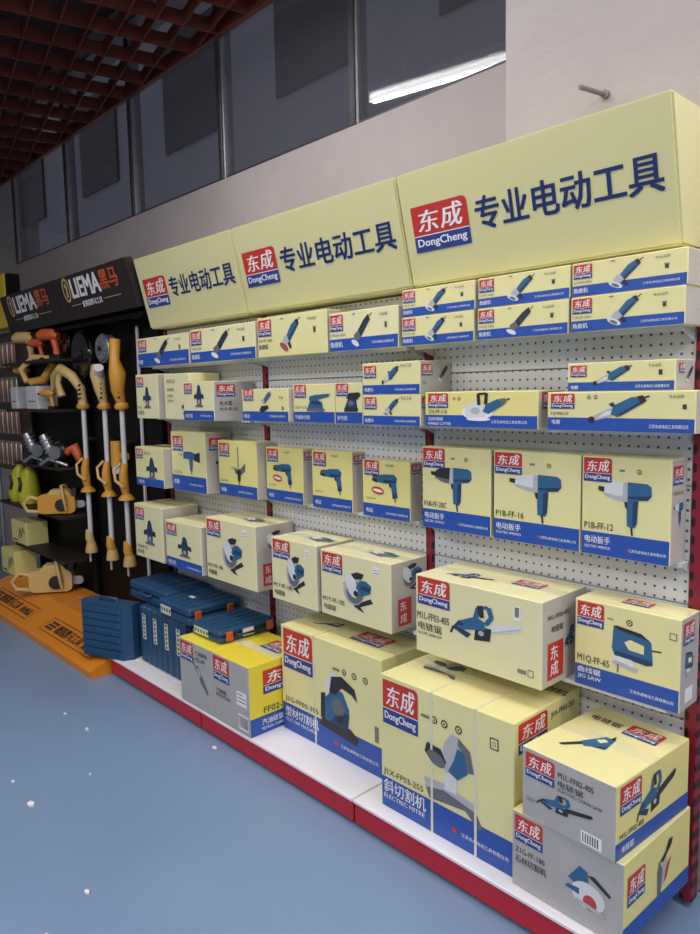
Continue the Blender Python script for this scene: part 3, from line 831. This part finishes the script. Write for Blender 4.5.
c = Carton(-1.049, -0.744, Z4, .886, 1.866, 1.985, 'jigsaw carton at the right end of the fourth shelf', G4, YEL, GREYC)
W, H = c.w, c.h
c.band('front', .062).logo('front', .008, H - .076, .082, .070).picture('front', 'jigsaw', .115, .068, .14, .135)
c.text('front', [(INK, 'M1Q-FF-65', .010, .070, .024, .098), (WHT, '曲线锯', .012, .040, .018, .07), (WHT, 'JIG SAW', .012, .020, .014, .072), (WHT, FIRM, .17, .020, .010, .12)]).ring('front', .165, H - .040, .009).marks('front', [(GINK, .10, H - .042, .118, H - .038), (GINK, .275, H - .06, .295, H - .04), (YEL, .278, H - .057, .292, H - .043)])
c.logo('right', .015, H - .075, .07, .06).picture('right', 'jigsaw', .03, .09, .06, .07).marks('right', [(WHT, .03, .02, .08, .06)])
c.logo('top', .12, .04, .08, .05)

# bottom row on the deck
G5 = 'big cartons standing on the white base deck'
Z5 = .1005
c = Carton(-2.310, -1.727, Z5, .546, 1.739, 1.99, 'big cut off saw carton with white strap standing on the deck', G5, YEL, YEL)
W, H = c.w, c.h
c.band('front', .115).logo('front', .015, H - .175, .185, .165).picture('front', 'cutoff', .235, .075, .225, .255)
c.text('front', [(INK, 'J1G-FF03-355', .02, .122, .026, .21), (WHT, '型材切割机', .02, .062, .042, .21), (WHT, 'CUT-OFF MACHINE', .02, .040, .014, .20), (WHT, FIRM, .36, .040, .014, .20)]).ring('front', .44, H - .10, .013).ring('front', .385, H - .10, .012).ring('front', .50, H - .10, .013).marks('front', [(GINK, .32, H - .105, .36, H - .095), (RED, .325, .042, .345, .060), (GINK, .545, .13, .565, .19)])
c.logo('top', .33, .08, .16, .10).picture('top', 'saw_tip', .08, .10, .14, .08)
MB().box((-.085, -c.d / 2 - .0016, 0), (-.076, c.d / 2 + .0016, H + .0016), STRAP).build('strap', c.e)
c = Carton(-1.625, -1.098, Z5, .562, 1.63, 1.99, 'biggest carton, mitre saw pictured, with two white straps on the deck', G5, YEL, YEL)
W, H = c.w, c.h
c.band('front', .105).logo('front', .012, H - .165, .155, .150).picture('front', 'mitre', .19, .085, .235, .27)
c.text('front', [(INK, 'J1X-FF03-255', .012, .112, .026, .175), (WHT, '斜切割机', .012, .055, .046, .185), (WHT, 'ELECTRIC MITRE', .012, .034, .015, .18), (WHT, FIRM, .34, .040, .013, .17)]).ring('front', .275, H - .085, .013).ring('front', .235, H - .085, .012).ring('front', .33, H - .085, .013).marks('front', [(GINK, .18, H - .09, .215, H - .08), (INK, .445, H - .10, .475, H - .065), (YEL, .449, H - .096, .471, H - .069), (INK, .455, H - .09, .465, H - .075), (YEL, .457, H - .088, .463, H - .077), (RED, .305, .040, .322, .056)])
c.logo('right', .02, H - .10, .15, .09).text('right', [(INK, 'J1X-FF03-255', .19, H - .05, .022)])
c.picture('top', 'mitre', .06, .12, .16, .12).text('top', [(INK, '斜切割机', .36, .26, .04)])
for sx in (-.045, .125):
    MB().box((sx, -c.d / 2 - .0018, 0), (sx + .009, c.d / 2 + .0018, H + .0018), STRAP).build('strap', c.e)
c = Carton(-2.596, -2.323, Z5, .398, 1.578, 1.90, 'vivid yellow chain saw carton with grey end at the deck edge', G5, GREYC, YEL3, YEL3)
W, H = c.w, c.h
c.logo('front', .012, H - .115, .12, .105).text('front', [(INK, '汽油链锯', .03, .13, .018), (INK, 'FF02-YD-N', .03, .11, .016)]).marks('front', [(WHT, .185, .12, .255, .18), (GINK, .19, .15, .25, .155), (GINK, .19, .135, .25, .14), (GINK, .19, .165, .23, .17), (WHT, .195, .02, .265, .085)] + [(INK, .20 + k * .008, .028, .204 + k * .008, .078) for k in range(8)])
c.band('right', .075).logo('right', .07, .165, .20, .10).text('right', [(INK, 'FF02-YD-N', .07, .085, .026, .20), (WHT, '汽油链锯', .06, .036, .026), (WHT, 'PETROL CHAIN SAW', .06, .016, .012)])
c.logo('top', .10, .18, .13, .10)
c = Carton(-2.870, -2.599, Z5, .398, 1.578, 1.90, 'grey ended chain saw carton left of the vivid yellow one at the deck edge', G5, GREYC, YEL3, YEL3)
c.logo('front', .010, c.h - .095, .11, .085).picture('front', 'brushcut', .10, .075, .14, .15).text('front', [(INK, '汽油链锯', .135, c.h - .05, .020, .10), (INK, 'YD-FF', .135, c.h - .08, .018, .08)])
c = Carton(-1.084, -0.752, Z5, .325, 1.605, 1.975, 'grey fronted saw carton under the chain saw carton at the right end of deck', G5, GREYC, YEL4, YEL, rz=math.radians(-2))
c.logo('front', .010, c.h - .085, .090, .075).text('front', [(INK, 'Z1G-FF-180', .012, .105, .016, .095), (INK, '石材切割机', .012, .075, .022, .10)]).picture('front', 'table_saw', .17, .035, .14, .13)
c.band('right', .05).logo('right', .02, .10, .09, .08).picture('right', 'stand_saw', .17, .05, .10, .14)
c.text('top', [(INK, '石材切割机', .17, .02, .03, .13)])
c = Carton(-1.044, -0.764, .3255, .525, 1.598, 1.972, 'grey fronted chain saw carton stacked on another at the right end of deck', G5, GREYC, YEL4, YEL, rz=math.radians(-4))
c.logo('front', .012, c.h - .080, .092, .068).picture('front', 'chainsaw_up', .05, .045, .17, .062).text('front', [(INK, 'M1L-FF02-405', .115, c.h - .045, .016, .105), (INK, '电链锯', .115, c.h - .07, .018, .075), (INK, 'ELECTRIC CHAIN SAW', .115, c.h - .083, .009, .13), (GINK, '220V', .015, .05, .010)]).marks('front', [(WHT, .185, .010, .245, .045)] + [(INK, .19 + k * .007, .015, .193 + k * .007, .040) for k in range(7)])
c.band('right', .045).logo('right', .02, c.h - .085, .10, .075).picture('right', 'chainsaw_up', .10, .05, .20, .12).text('right', [(INK, 'M1L-FF02-405', .02, .052, .014), (WHT, '电链锯', .03, .014, .018)])
c.picture('top', 'saw_tip', .055, .08, .11, .15).logo('top', .14, .26, .10, .07).text('top', [(INK, '电链锯', .03, .28, .03)])

# ------------------------------------------------------------------ yellow header signs
SB, ST = (1.912, 1.856), (1.826, 2.216)
SL = math.hypot(ST[0] - SB[0], ST[1] - SB[1])
SA = math.atan2(ST[1] - SB[1], ST[0] - SB[0])
SX = [(-3.630, -2.714), (-2.708, -1.720), (-1.714, -0.788)]
SN = ['yellow slanted header sign at the left beside the black sign', 'yellow slanted header sign in the middle of the three', 'largest looking yellow slanted header sign at the right, in front of column']
def sign_print(W):
    p = Print()
    p.t(SBLUE, '专业电动工具', .305, .140, .098, W - .305 - .035, .022)
    return p.mesh('lettering')
for i, (a, b) in enumerate(SX):
    e = tag(empty('header_sign', (a, 0, 0)), SN[i], 'sign', 'yellow header signs')
    W = b - a
    m = MB()
    bm = bmesh.new()
    prof = [SB, ST, (2.072, 2.216), (2.072, 1.856)]
    vs = [bm.verts.new((x, q[0], q[1])) for x in (0, W) for q in prof]
    for f in ((0, 1, 2, 3), (7, 6, 5, 4), (0, 4, 5, 1), (1, 5, 6, 2), (2, 6, 7, 3), (3, 7, 4, 0)): bm.faces.new([vs[k] for k in f])
    bmesh.ops.recalc_face_normals(bm, faces=bm.faces[:])
    bmesh.ops.bevel(bm, geom=bm.edges[:], offset=.006, segments=2, affect='EDGES')
    bm.verts.index_update()
    m.faces([v.co.copy() for v in bm.verts], [[v.index for v in f.verts] for f in bm.faces], SIGNY)
    bm.free()
    m.build('sign_box', e)
    for hx in (.12, W - .12):
        MB().box((hx - .015, 2.0185, 1.62), (hx + .015, 2.030, 1.875), STEEL).build('bracket', e)
    rot = (SA, 0, 0)
    off = Vector((0, -math.sin(SA), math.cos(SA))) * .0015
    up = Vector((0, math.cos(SA), math.sin(SA)))
    base = Vector((0, SB[0], SB[1])) + off
    place('logo', LOGO, e, base + up * .108 + Vector((.045, 0, 0)), rot, (.232, .148, 1))
    place('lettering', sign_print(W), e, base, rot)

# ------------------------------------------------------------------ navy tool cases
def rib_case(x0, x1, z0, z1, yf, yb, label, name='tool_case', rz=0, group='navy plastic tool cases on the deck', flat=False):
    """blow-moulded case: two shells with ribs and a seam; flat ones lie down, others stand spine outwards"""
    w, h, d = x1 - x0, z1 - z0, yb - yf
    e = tag(empty(name, ((x0 + x1) / 2, (yf + yb) / 2, z0), rz), label, 'case', group)
    w2, d2 = w / 2, d / 2
    if flat:
        MB().box((-w2, -d2, 0), (w2, d2, h * .48), CASE, .010).build('lower_shell', e)
        up = MB().box((-w2, -d2, h * .52), (w2, d2, h), CASE, .010).build('upper_shell', e)
        n = 4
        for k in range(n):
            a = -w2 + .03 + k * (w - .06) / n
            MB().box((a + .006, -d2 + .02, h - .001), (a + (w - .06) / n - .006, d2 - .02, h + .004), CASE, .003).build('rib', up)
        MB().box((-w2 + .008, -d2 + .008, h * .47), (w2 - .008, d2 - .008, h * .53), TBL).build('seam', e)
    else:
        MB().box((-w2, -d2, 0), (-.001, d2, h), CASE, .010).build('left_shell', e)
        rs = MB().box((.001, -d2, 0), (w2, d2, h), CASE, .010).build('right_shell', e)
        n = 7
        for k in range(n):
            a = .015 + k * (h - .03) / n
            MB().box((w2 - .001, -d2 + .02, a + .006), (w2 + .004, d2 - .02, a + (h - .03) / n - .006), CASE, .003).build('rib', rs)
    return e
def case_label(e, u0, u1, v0, v1, yf, lines=5, m=CASE2, vertical=True):
    p = Print(); p.rect(m, u0, v0, u1, v1)
    for k in range(lines):
        if vertical:
            t = v0 + (k + .3) * (v1 - v0) / lines; p.rect(INK, u0 + (u1 - u0) * .25, t, u1 - (u1 - u0) * .3, t + (v1 - v0) / lines * .5)
        else:
            t = u0 + (k + .3) * (u1 - u0) / lines; p.rect(INK, t, v0 + (v1 - v0) * .3, t + (u1 - u0) / lines * .5, v1 - (v1 - v0) * .3)
    place('paper_label', p.mesh('paper_label'), e, (0, yf - .0012, 0), FR['front'])

# turned case at the left end, its ribbed broad side out
e = tag(empty('tool_case', (-3.655, 1.60, .1005), math.radians(21)), 'navy case at the left end with ribbed broad side turned to the aisle', 'case', 'navy plastic tool cases on the deck')
w2, hh, dd = .175, .295, .055
body = MB().prism([(-w2, -dd + .03), (-w2 + .03, -dd), (w2 - .04, -dd), (w2, -dd + .04), (w2, dd), (-w2, dd)], 'z', 0, hh, CASE).build('shell', e)
for k in range(7):
    z = .012 + k * (hh - .02) / 7
    MB().prism([(-w2 + .035, -dd + .002), (-w2 + .045, -dd - .006), (w2 - .055, -dd - .006), (w2 - .004, -dd + .036), (w2 - .02, -dd + .06)], 'z', z + .004, z + (hh - .02) / 7 - .004, CASE).build('rib', body)
MB().tube([(-.06, 0, hh), (-.06, 0, hh + .02), (.06, 0, hh + .02), (.06, 0, hh)], .008, CASE, 8).build('handle', e)
p = Print(); p.rect(CASE2, 0, .10, .022, .27)
for k in range(5): p.rect(INK, .005, .115 + k * .03, .016, .13 + k * .03)
o = place('paper_label', p.mesh('paper_label'), e, (-w2 + .002, -dd + .0265, 0), (math.pi / 2, 0, math.radians(-45)))

nth = ['first', 'second', 'third', 'fourth']
for k in range(4):
    x0 = -3.452 + k * .1165
    yf = 1.672
    e = rib_case(x0, x0 + .113, .1005, .405, yf, 1.96, 'upright navy case with paper strip on its spine, %s from the left in the row' % nth[k])
    case_label(e, -.020, .016, .13, .265, -(1.96 - yf) / 2, 6)
e = rib_case(-3.63, -3.225, .4065, .500, 1.71, 1.98, 'thick navy case lying ribbed side up on the upright row', flat=True)
MB().tube([(-.05, -.135, .05), (-.05, -.155, .05), (.05, -.155, .05), (.05, -.135, .05)], .007, CASE, 8).build('handle', e)
e = rib_case(-3.215, -2.915, .4065, .492, 1.66, 1.96, 'navy case with red latch lying on the upright row', flat=True)
case_label(e, -.12, -.02, .018, .062, -.15, 4, vertical=False)
MB().box((.149, -.12, .02), (.158, -.085, .07), TOR, .003).build('latch', e)
MB().box((.149, .06, .02), (.158, .095, .07), TOR, .003).build('latch', e)
MB().box((-.04, -.04, .0885), (.0, -.02, .0905), WHT).build('white_tag', e)
e = rib_case(-2.868, -2.625, .3995, .458, 1.64, 1.945, 'thin navy case with orange and red latches lying on the yellow carton', flat=True)
case_label(e, -.09, .03, .012, .046, -.1525, 5, vertical=False)
for yy, mm in ((-.12, TOR), (.10, TOR)):
    MB().box((.120, yy, .008), (.130, yy + .035, .050), mm, .003).build('latch', e)
MB().box((.1205, -.03, .010), (.1225, .03, .045), WHT).build('white_tag', e)
MB().tube([(.121, -.07, .03), (.145, -.06, .03), (.145, .08, .03), (.121, .09, .03)], .006, TBL, 8).build('handle', e)

# ------------------------------------------------------------------ black display to the left
LX = [-5.72, -4.70, -3.665]
for i in range(2):
    a, b = LX[i], LX[i + 1]; W = b - a
    e = tag(empty('black_display_bay', (a, 2.0, 0)), ['black display bay with shelves at the far left', 'black display bay hung with long pole tools'][i], 'display', 'black display bays')
    MB().box((.004, 0, .02), (W - .004, .03, 2.24), BLACK, .002).build('back_panel', e)
    for px in (0.0, W - .03):
        MB().box((px + .001, -.03, .152), (px + .029, -.001, 2.2), BLACK, .003).build('upright', e)
    MB().box((.004, -.12, 1.93), (W - .004, -.001, 1.955), BLACK, .002).build('canopy', e)
    if i == 0:
        for z in (1.75, 1.415, .70, .40):
            MB().box((.035 if z != .70 else -.26, -.22, z - .02), (W - .035, -.035, z), SBLK, .003).build('shelf', e)
# header signs of the black display
for i in range(2):
    a, b = LX[i] + .004, LX[i + 1] - .004; W = b - a
    e = tag(empty('black_header_sign', (a, 0, 0)), ['dark header sign at the far left, dimmer of the two', 'dark header sign with rounded corner beside the yellow signs'][i], 'sign', 'dark header signs')
    B0, B1 = (1.862, 1.975), (1.80, 2.235)
    ang = math.atan2(B1[1] - B0[1], B1[0] - B0[0]); L = math.hypot(B1[0] - B0[0], B1[1] - B0[1])
    o = MB().prism(rrect(0, 0, W, L, .03, 4, (0, 0, 1, 0)), 'z', -.045, 0, SBLK).build('sign_board', e, (0, B0[0], B0[1]), (ang, 0, 0))
    p = Print()
    p.e(TYP, .18, .185, .055, .075); p.e(SBLK, .18, .185, .040, .060); p.p(TYP, [(.165, .14), (.175, .19), (.16, .21), (.185, .235), (.20, .20), (.192, .14)])
    p.t(WHT, 'LIEMA', .255, .130, .110, .40, .05)
    p.t(TOR, '黑马', .665, .135, .105, .22, .03)
    p.rect(TYP, .20, .085, .36, .089); p.rect(TYP, .66, .085, .88, .089)
    p.rect(WHT, .37, .065, .39, .10); p.t(WHT, '德国黑马工具', .40, .066, .036, .24, .025)
    n = Vector((0, -math.sin(ang), math.cos(ang))) * .001
    place('lettering', p.mesh('lettering'), e, Vector((0, B0[0], B0[1])) + n, (ang, 0, 0))
# orange plinth, one wedge for each bay
PR = [(1.47, .0), (1.47, .035), (1.485, .05), (1.72, .145), (1.98, .15), (1.98, 0)]
for i in range(2):
    a, b = LX[i] + .002, LX[i + 1] + (.030 if i else -.002); W = b - a
    e = tag(empty('orange_plinth', (a, 0, 0)), ['sloping orange plinth of the far left bay, lettering cut by the frame', 'sloping orange plinth with framed lettering that meets the red base'][i], 'plinth', 'orange plinths')
    m = MB(); m.prism(PR, 'x', 0, W, ORANGE); m.build('plinth', e)
    ang = math.atan2(.145 - .05, 1.72 - 1.485)
    p = Print()
    x0, x1, y0, y1 = .18, .95, .035, .15
    for q in ((x0, y0, x1, y0 + .005), (x0, y1 - .005, x1, y1), (x0, y0, x0 + .005, y1), (x1 - .005, y0, x1, y1)): p.rect(TBLK, *q)
    for k in range(3):
        for j in range(3): p.rect(TBLK, x0 + .03 + j * .036 + k * .008, y0 + .025 + k * .024, x0 + .06 + j * .036 + k * .008, y0 + .042 + k * .024)
    p.t(TBLK, '德国黑马工具', x0 + .17, y0 + .024, .068, .36, .02); p.t(TBLK, '始创品', x0 + .57, y0 + .028, .055, .17, .02)
    n = Vector((0, -math.sin(ang), math.cos(ang))) * .001
    place('lettering', p.mesh('lettering'), e, Vector((0, 1.485, .05)) + n, (ang, 0, 0))

# long pole tools
def pole_tool(x, label, head, y=1.93):
    e = tag(empty('pole_tool', (x, y, .43)), label, 'tool', 'long pole tools hung on the black display')
    MB().tube([(0, 0, .05), (0, 0, 1.12)], .0155, TWH, 10).build('shaft', e)
    g = MB()
    if head == 'arch':
        g.tube([(0, 0, 1.02), (0, -.01, 1.14)], [.030, .024], TYP, 10)
        g.tube([(0, 0, 1.10), (-.03, -.05, 1.20), (-.13, -.08, 1.25), (-.24, -.08, 1.20), (-.28, -.08, 1.12)], [.026, .032, .036, .032, .02], TYP, 10)
        g.tube([(-.13, -.08, 1.25), (-.17, -.09, 1.16), (-.14, -.08, 1.07)], [.022, .02, .026], TYP, 10)
    elif head == 'spool':
        g.tube([(0, 0, 1.02), (0, -.02, 1.10), (-.01, -.03, 1.20), (-.02, -.03, 1.26)], [.024, .034, .045, .03], TYP, 10)
        g.tube([(.0, -.02, 1.19), (.06, -.05, 1.24)], .030, TWH, 10)
    else:
        g.tube([(0, 0, 1.02), (.0, -.02, 1.10), (.03, -.03, 1.20), (.0, -.03, 1.28), (0, -.02, 1.40)], [.026, .04, .05, .030, .034], TY, 10)
    g.build('motor_head', e)
    MB().tube([(0, 0, .985), (0, 0, 1.0), (0, 0, 1.025)], [.034, .046, .034], TY, 12).build('collar', e)
    for k in range(4):
        z = 1.045 + k * .028
        MB().tube([(-.034, -.028, z), (.034, -.030, z + .014)], .006, TBL, 6).build('grip_stripe', e)
    MB().tube([(0, 0, .46), (.0, -.012, .54), (.0, -.012, .60), (0, 0, .66)], [.020, .030, .026, .020], TY, 10).build('grip', e)
    MB().tube([(-.035, -.01, .66), (-.045, -.05, .62), (-.01, -.06, .56), (.03, -.03, .52)], .009, TYP, 8).build('loop_handle', e)
    MB().tube([(0, 0, .44), (0, 0, .455), (0, 0, .475)], [.050, .044, .024], TY, 12).build('collar', e)
    MB().tube([(0, 0, .09), (0, -.01, .13), (-.012, -.01, .185)], [.026, .028, .018], TYP if head == 'arch' else TY, 10).build('lower_grip', e)
    MB().tube([(0, 0, .03), (0, 0, .05), (0, 0, .095)], [.040, .040, .030], TYP, 10).build('foot', e)
    MB().box((-.035, -.005, -.04), (-.02, .005, .035), TWH, .002).build('tip', e)
    MB().box((-.03, .014, .78), (.03, 1.999 - y, .80), TBL).build('hook', e)
    return e
pole_tool(-4.63, 'white shafted pole tool with arched amber head, leftmost of three', 'arch')
pole_tool(-4.31, 'white shafted pole tool with small spool head, middle of three', 'spool')
pole_tool(-4.07, 'white shafted pole tool with tall amber motor head next to the cartons', 'motor')
e2 = tag(empty('trimmer_battery', (-4.20, 1.945, 1.02)), 'amber capped battery hung between two pole tools', 'battery')
MB().tube([(0, 0, 0), (0, 0, .05)], .035, TWH, 12).build('base', e2)
MB().tube([(0, 0, .05), (0, 0, .20)], [.04, .036], TY, 12).build('cap', e2)
MB().box((.03, -.0, .09), (.13, .02, .13), TY, .005).build('clip', e2)

# round guards and the perforated disc hung at the top
def disc(x, z, r, label, m, ring):
    e = tag(empty('round_guard', (x, 1.94, z)), label, 'guard')
    MB().tube([(0, .05, 0), (0, .0, 0), (0, -.02, 0)], [r, r, r * .9], m, 28).build('dish', e)
    pts = [(r * 1.0 * math.cos(t * math.pi / 14), -.005, r * math.sin(t * math.pi / 14)) for t in range(29)]
    MB().tube(pts, .006, ring, 8, False).build('rim', e)
    MB().tube([(0, -.02, 0), (0, -.035, 0)], r * .18, TBL, 12).build('hub', e)
    return e
disc(-4.62, 1.77, .15, 'glossy black round guard hung left of the perforated disc', BLACKG, BLACKG)
disc(-4.875, 1.865, .08, 'smaller glossy black round guard at the top of the display', BLACKG, BLACKG)
e = disc(-4.30, 1.79, .085, 'grey perforated metal disc hung under the dark sign', TDG, CHROME)
for k in range(10):
    t = k * math.pi / 5
    MB().tube([(.055 * math.cos(t), -.02, .055 * math.sin(t)), (.055 * math.cos(t), -.0225, .055 * math.sin(t))], .011, CHROME, 8).build('hole_rim', e)

# tools on the shelves of the far left bay
def chainsaw(x, y, z, rz, label, s=1.0, c1=TY, c2=TYP, bar=CHROME, bl=.20):
    e = tag(empty('chain_saw', (x, y, z), rz), label, 'chain saw')
    e.scale = (s, s, s)
    m = MB()
    m.prism(rrect(-.17, .01, .13, .17, .04, 4), 'y', -.05, .05, c1)
    m.prism([(-.10, .16), (.10, .16), (.06, .21), (-.06, .21)], 'y', -.045, .045, c2)
    m.build('body', e)
    MB().tube([(.02, -.052, .08), (.02, -.062, .08)], .05, TBL, 16).build('starter_cover', e)
    MB().tube([(-.15, 0, .12), (-.24, 0, .15), (-.30, 0, .09), (-.27, 0, .03), (-.15, 0, .02)], .017, c2, 8).build('rear_handle', e)
    MB().tube([(.06, -.05, .03), (.05, -.08, .14), (.03, -.06, .24), (.03, .06, .24), (.05, .06, .05)], .013, c2, 8).build('front_handle', e)
    MB().prism([(.10, -.02), (.14, -.02), (.15, .05), (.11, .05)], 'y', -.05, .05, TBL).build('hand_guard', e, (0, 0, .17))
    b = MB().prism(rrect(.06, .05, bl, .11, .028, 4), 'y', -.006, .002, bar).build('guide_bar', e)
    MB().prism(rrect(.05, .044, bl + .008, .116, .03, 4), 'y', -.003, -.001, TBL).build('chain', b)
    return e
chainsaw(-4.90, 1.845, .7005, math.radians(52), 'amber chain saw with black round cover on the low black shelf', .82)
chainsaw(-4.97, 1.80, .1505, math.radians(55), 'pale amber chain saw standing on the orange plinth', .95, TYP, TYP)
def engine(x, y, z, label, c1):
    e = tag(empty('engine_unit', (x, y, z), math.radians(40)), label, 'engine')
    MB().tube([(-.10, 0, .03), (-.02, 0, .09), (.06, 0, .12)], [.05, .075, .05], TBL, 12).build('crankcase', e)
    MB().tube([(-.05, -.03, .10), (-.10, -.04, .22)], [.035, .028], CHROME, 12).build('cylinder', e)
    for k in range(4):
        q = .11 + k * .025
        MB().tube([(-.052 - k * .010, -.03, q), (-.055 - k * .010, -.032, q + .008)], .045, CHROME, 12).build('fin', e)
    MB().tube([(.06, -.02, .10), (.12, -.03, .13), (.15, -.02, .05)], [.03, .04, .03], c1, 10).build('tank', e)
    MB().tube([(-.12, -.05, .02), (-.05, -.07, .06), (.08, -.06, .01)], .014, CHROME, 8).build('exhaust', e)
    MB().tube([(.0, -.07, .10), (.0, -.085, .10)], .045, TDG, 14).build('starter_cover', e)
    MB().tube([(.0, -.06, 0), (.0, -.06, .06)], .02, TBL, 8).build('stand', e)
    return e
MB_SH = tag(MB().box((-5.66, 1.80, 1.005), (-4.78, 1.995, 1.02), SBLK, .003).build('wall_ledge'), 'narrow black ledge under the small engines of the far left bay', 'ledge')
engine(-5.28, 1.89, 1.0205, 'silver and black small engine on the black ledge, left of two', TDG)
engine(-4.96, 1.89, 1.0205, 'small engine with orange red tank on the black ledge', TOR)
def lime(x, label):
    e = tag(empty('leaf_blower_shell', (x, 1.88, .7005)), label, 'blower', 'lime shells on the low black shelf')
    MB().tube([(0, 0, 0), (0, 0, .06), (.005, 0, .16), (.02, 0, .24), (.03, 0, .28)], [.07, .085, .075, .05, .02], TLIME, 14).build('shell', e)
    MB().tube([(.01, -.07, .20), (.045, -.075, .15), (.03, -.08, .10)], .012, TBL, 8).build('handle', e)
lime(-5.80, 'lime yellow upright shell on the low black shelf, left of two')
lime(-5.60, 'lime yellow upright shell on the low black shelf, right of two')
for x, w, lab in ((-5.62, .13, 'small white box on the middle black shelf, left of two'), (-5.30, .22, 'larger white box on the middle black shelf, right of two')):
    e = tag(empty('white_box', (x, 1.86, 1.4155)), lab, 'box')
    MB().box((0, -.06, 0), (w, .08, .16), TWH, .004).build('carton', e)
    MB().box((w * .2, -.0608, .05), (w * .8, -.06, .06), GINK).build('small_print', e)
def handtool(x, y, z, label, c, s=1.0, rz=0.0):
    e = tag(empty('hand_tool', (x, y, z), rz), label, 'power tool'); e.scale = (s, s, s)
    MB().tube([(-.09, 0, .17), (-.05, 0, .18), (.06, 0, .175), (.09, 0, .16)], [.03, .042, .042, .028], c, 12).build('motor_body', e)
    MB().tube([(.04, 0, .16), (.06, 0, .08), (.065, 0, .03)], [.026, .022, .026], c, 10).build('grip', e)
    MB().box((.02, -.035, 0), (.11, .035, .035), TBL, .006).build('battery', e)
    MB().tube([(-.09, 0, .17), (-.14, 0, .168)], [.02, .012], TBL, 10).build('chuck', e)
    MB().tube([(.035, 0, .12), (.018, 0, .10)], .008, TBL, 6).build('trigger', e)
    return e
A6 = math.radians(25)
handtool(-5.44, 1.86, 1.7505, 'pale amber hand tool on the top black shelf', TYP, 1.0, A6)
handtool(-4.99, 1.87, 1.7505, 'orange red hand tool on the top black shelf', TOR, .95, A6)
handtool(-5.20, 1.86, 1.7505, 'small orange red hand tool between two larger ones', TOR, .7, A6)
handtool(-5.565, 1.87, 1.5765, 'amber hand tool standing on the small white box', TY, .72, A6)
handtool(-4.965, 1.83, 1.4155, 'amber hand tool beside the larger white box', TY, .62, A6)
e = tag(empty('hedge_trimmer', (-5.18, 1.87, 1.5765), math.radians(45)), 'amber looped trimmer standing on the larger white box', 'trimmer')
MB().tube([(-.10, 0, .03), (-.14, 0, .12), (-.04, -.01, .20), (.08, -.01, .19)], .022, TYP, 10).build('loop_handle', e)
MB().tube([(-.08, 0, .028), (.02, 0, .04), (.10, 0, .16)], [.028, .035, .028], TY, 10).build('motor_body', e)
MB().box((-.06, -.02, 0), (.06, .03, .03), TBL, .004).build('foot', e)

# small picture boxes low on the left, yellow poster box, rack of bits
for x, z, w, h, y, lab in ((-5.78, .4005, .32, .17, 1.79, 'yellow printed box on the lowest black shelf'), (-5.90, .1515, .30, .19, 1.74, 'yellow printed box standing on the orange plinth')):
    e = tag(empty('printed_box', (x, y, z)), lab, 'box')
    MB().box((0, 0, 0), (w, .16, h), YEL4, .003).build('carton', e)
    p = Print(); p.l(INK, [(w * .5, h * .2), (w * .6, h * .7), (w * .66, h * .3), (w * .78, h * .75), (w * .9, h * .5)], .012); p.rect(INK, w * .08, h * .1, w * .4, h * .16)
    place('picture', p.mesh('picture'), e, (0, -.0012, 0), FR['front'])
rk = tag(empty('bit_rack', (-6.635, 1.92, 0)), 'wire rack of hanging bits at the left edge of the picture', 'rack')
MB().box((0, .05, .90), (.90, .08, 2.02), mat('rack_board', (.09, .06, .05), .6), .003).build('back_board', rk)
for zz in (1.72, 1.45, 1.20, .95):
    MB().tube([(.02, -.02, zz + .20), (.88, -.02, zz + .20)], .006, CHROME, 8).build('rail', rk)
for px in (.01, .89):
    MB().tube([(px, .065, 0), (px, .065, 2.02)], .012, CHROME, 8).build('side_post', rk)
BITM = [mat('bit_steel', (.5, .46, .42), .35, metal=.6), mat('bit_bronze', (.30, .13, .08), .45, metal=.3)]
bits = []
for k in range(2):
    b = MB().tube([(0, 0, 0), (0, 0, .05), (0, 0, .055), (0, 0, .17), (0, 0, .18)], [.008, .008, .011, .011, .004], BITM[k], 8)
    bits.append(b.mesh('drill_bit'))
for zi, zz in enumerate((1.72, 1.45, 1.20, .95)):
    for k in range(16):
        o = place('drill_bit', bits[(k + zi) % 2], None, (-6.58 + k * .054, 1.90, zz + .015))
        tag(o, 'thin metal drill bit hanging on the %s rail of the far left rack' % ['top', 'second', 'third', 'lowest'][zi], 'drill bit', 'drill bits hanging on the far left rack')
yp = tag(empty('yellow_header_sign', (-6.755, 1.86, 2.03)), 'yellow header sign at the far left edge above the bit rack', 'sign')
MB().box((0, 0, 0), (.98, .10, .40), mat('poster_yellow', (.80, .52, .02), .4), .006).build('sign_box', yp)
MB().box((.98, .004, .0), (1.02, .10, .395), BLACK, .004).build('side_cap', yp)

# ------------------------------------------------------------------ scraps on the floor
SCR = mat('paper_scrap', (.78, .77, .76), .7)
for k, (x, y, s) in enumerate([(-2.532, 1.535, .014), (-2.651, .82, .018), (-3.086, 1.216, .010), (-2.042, .774, .010), (-3.322, 1.209, .009), (-2.866, .826, .009), (-2.70, 1.065, .006), (-1.95, .62, .008)]):
    a = rnd.uniform(0, 3)
    pts = [(s * (1 + .4 * rnd.random()) * math.cos(a + t * 1.257), s * .7 * math.sin(a + t * 1.257)) for t in range(5)]
    o = MB().prism(pts, 'z', 0.0005, .004 + .004 * rnd.random(), SCR).build('paper_scrap', None, (x, y, 0))
    tag(o, 'small white paper scrap lying on the blue floor', 'scrap', 'paper scraps on the floor')
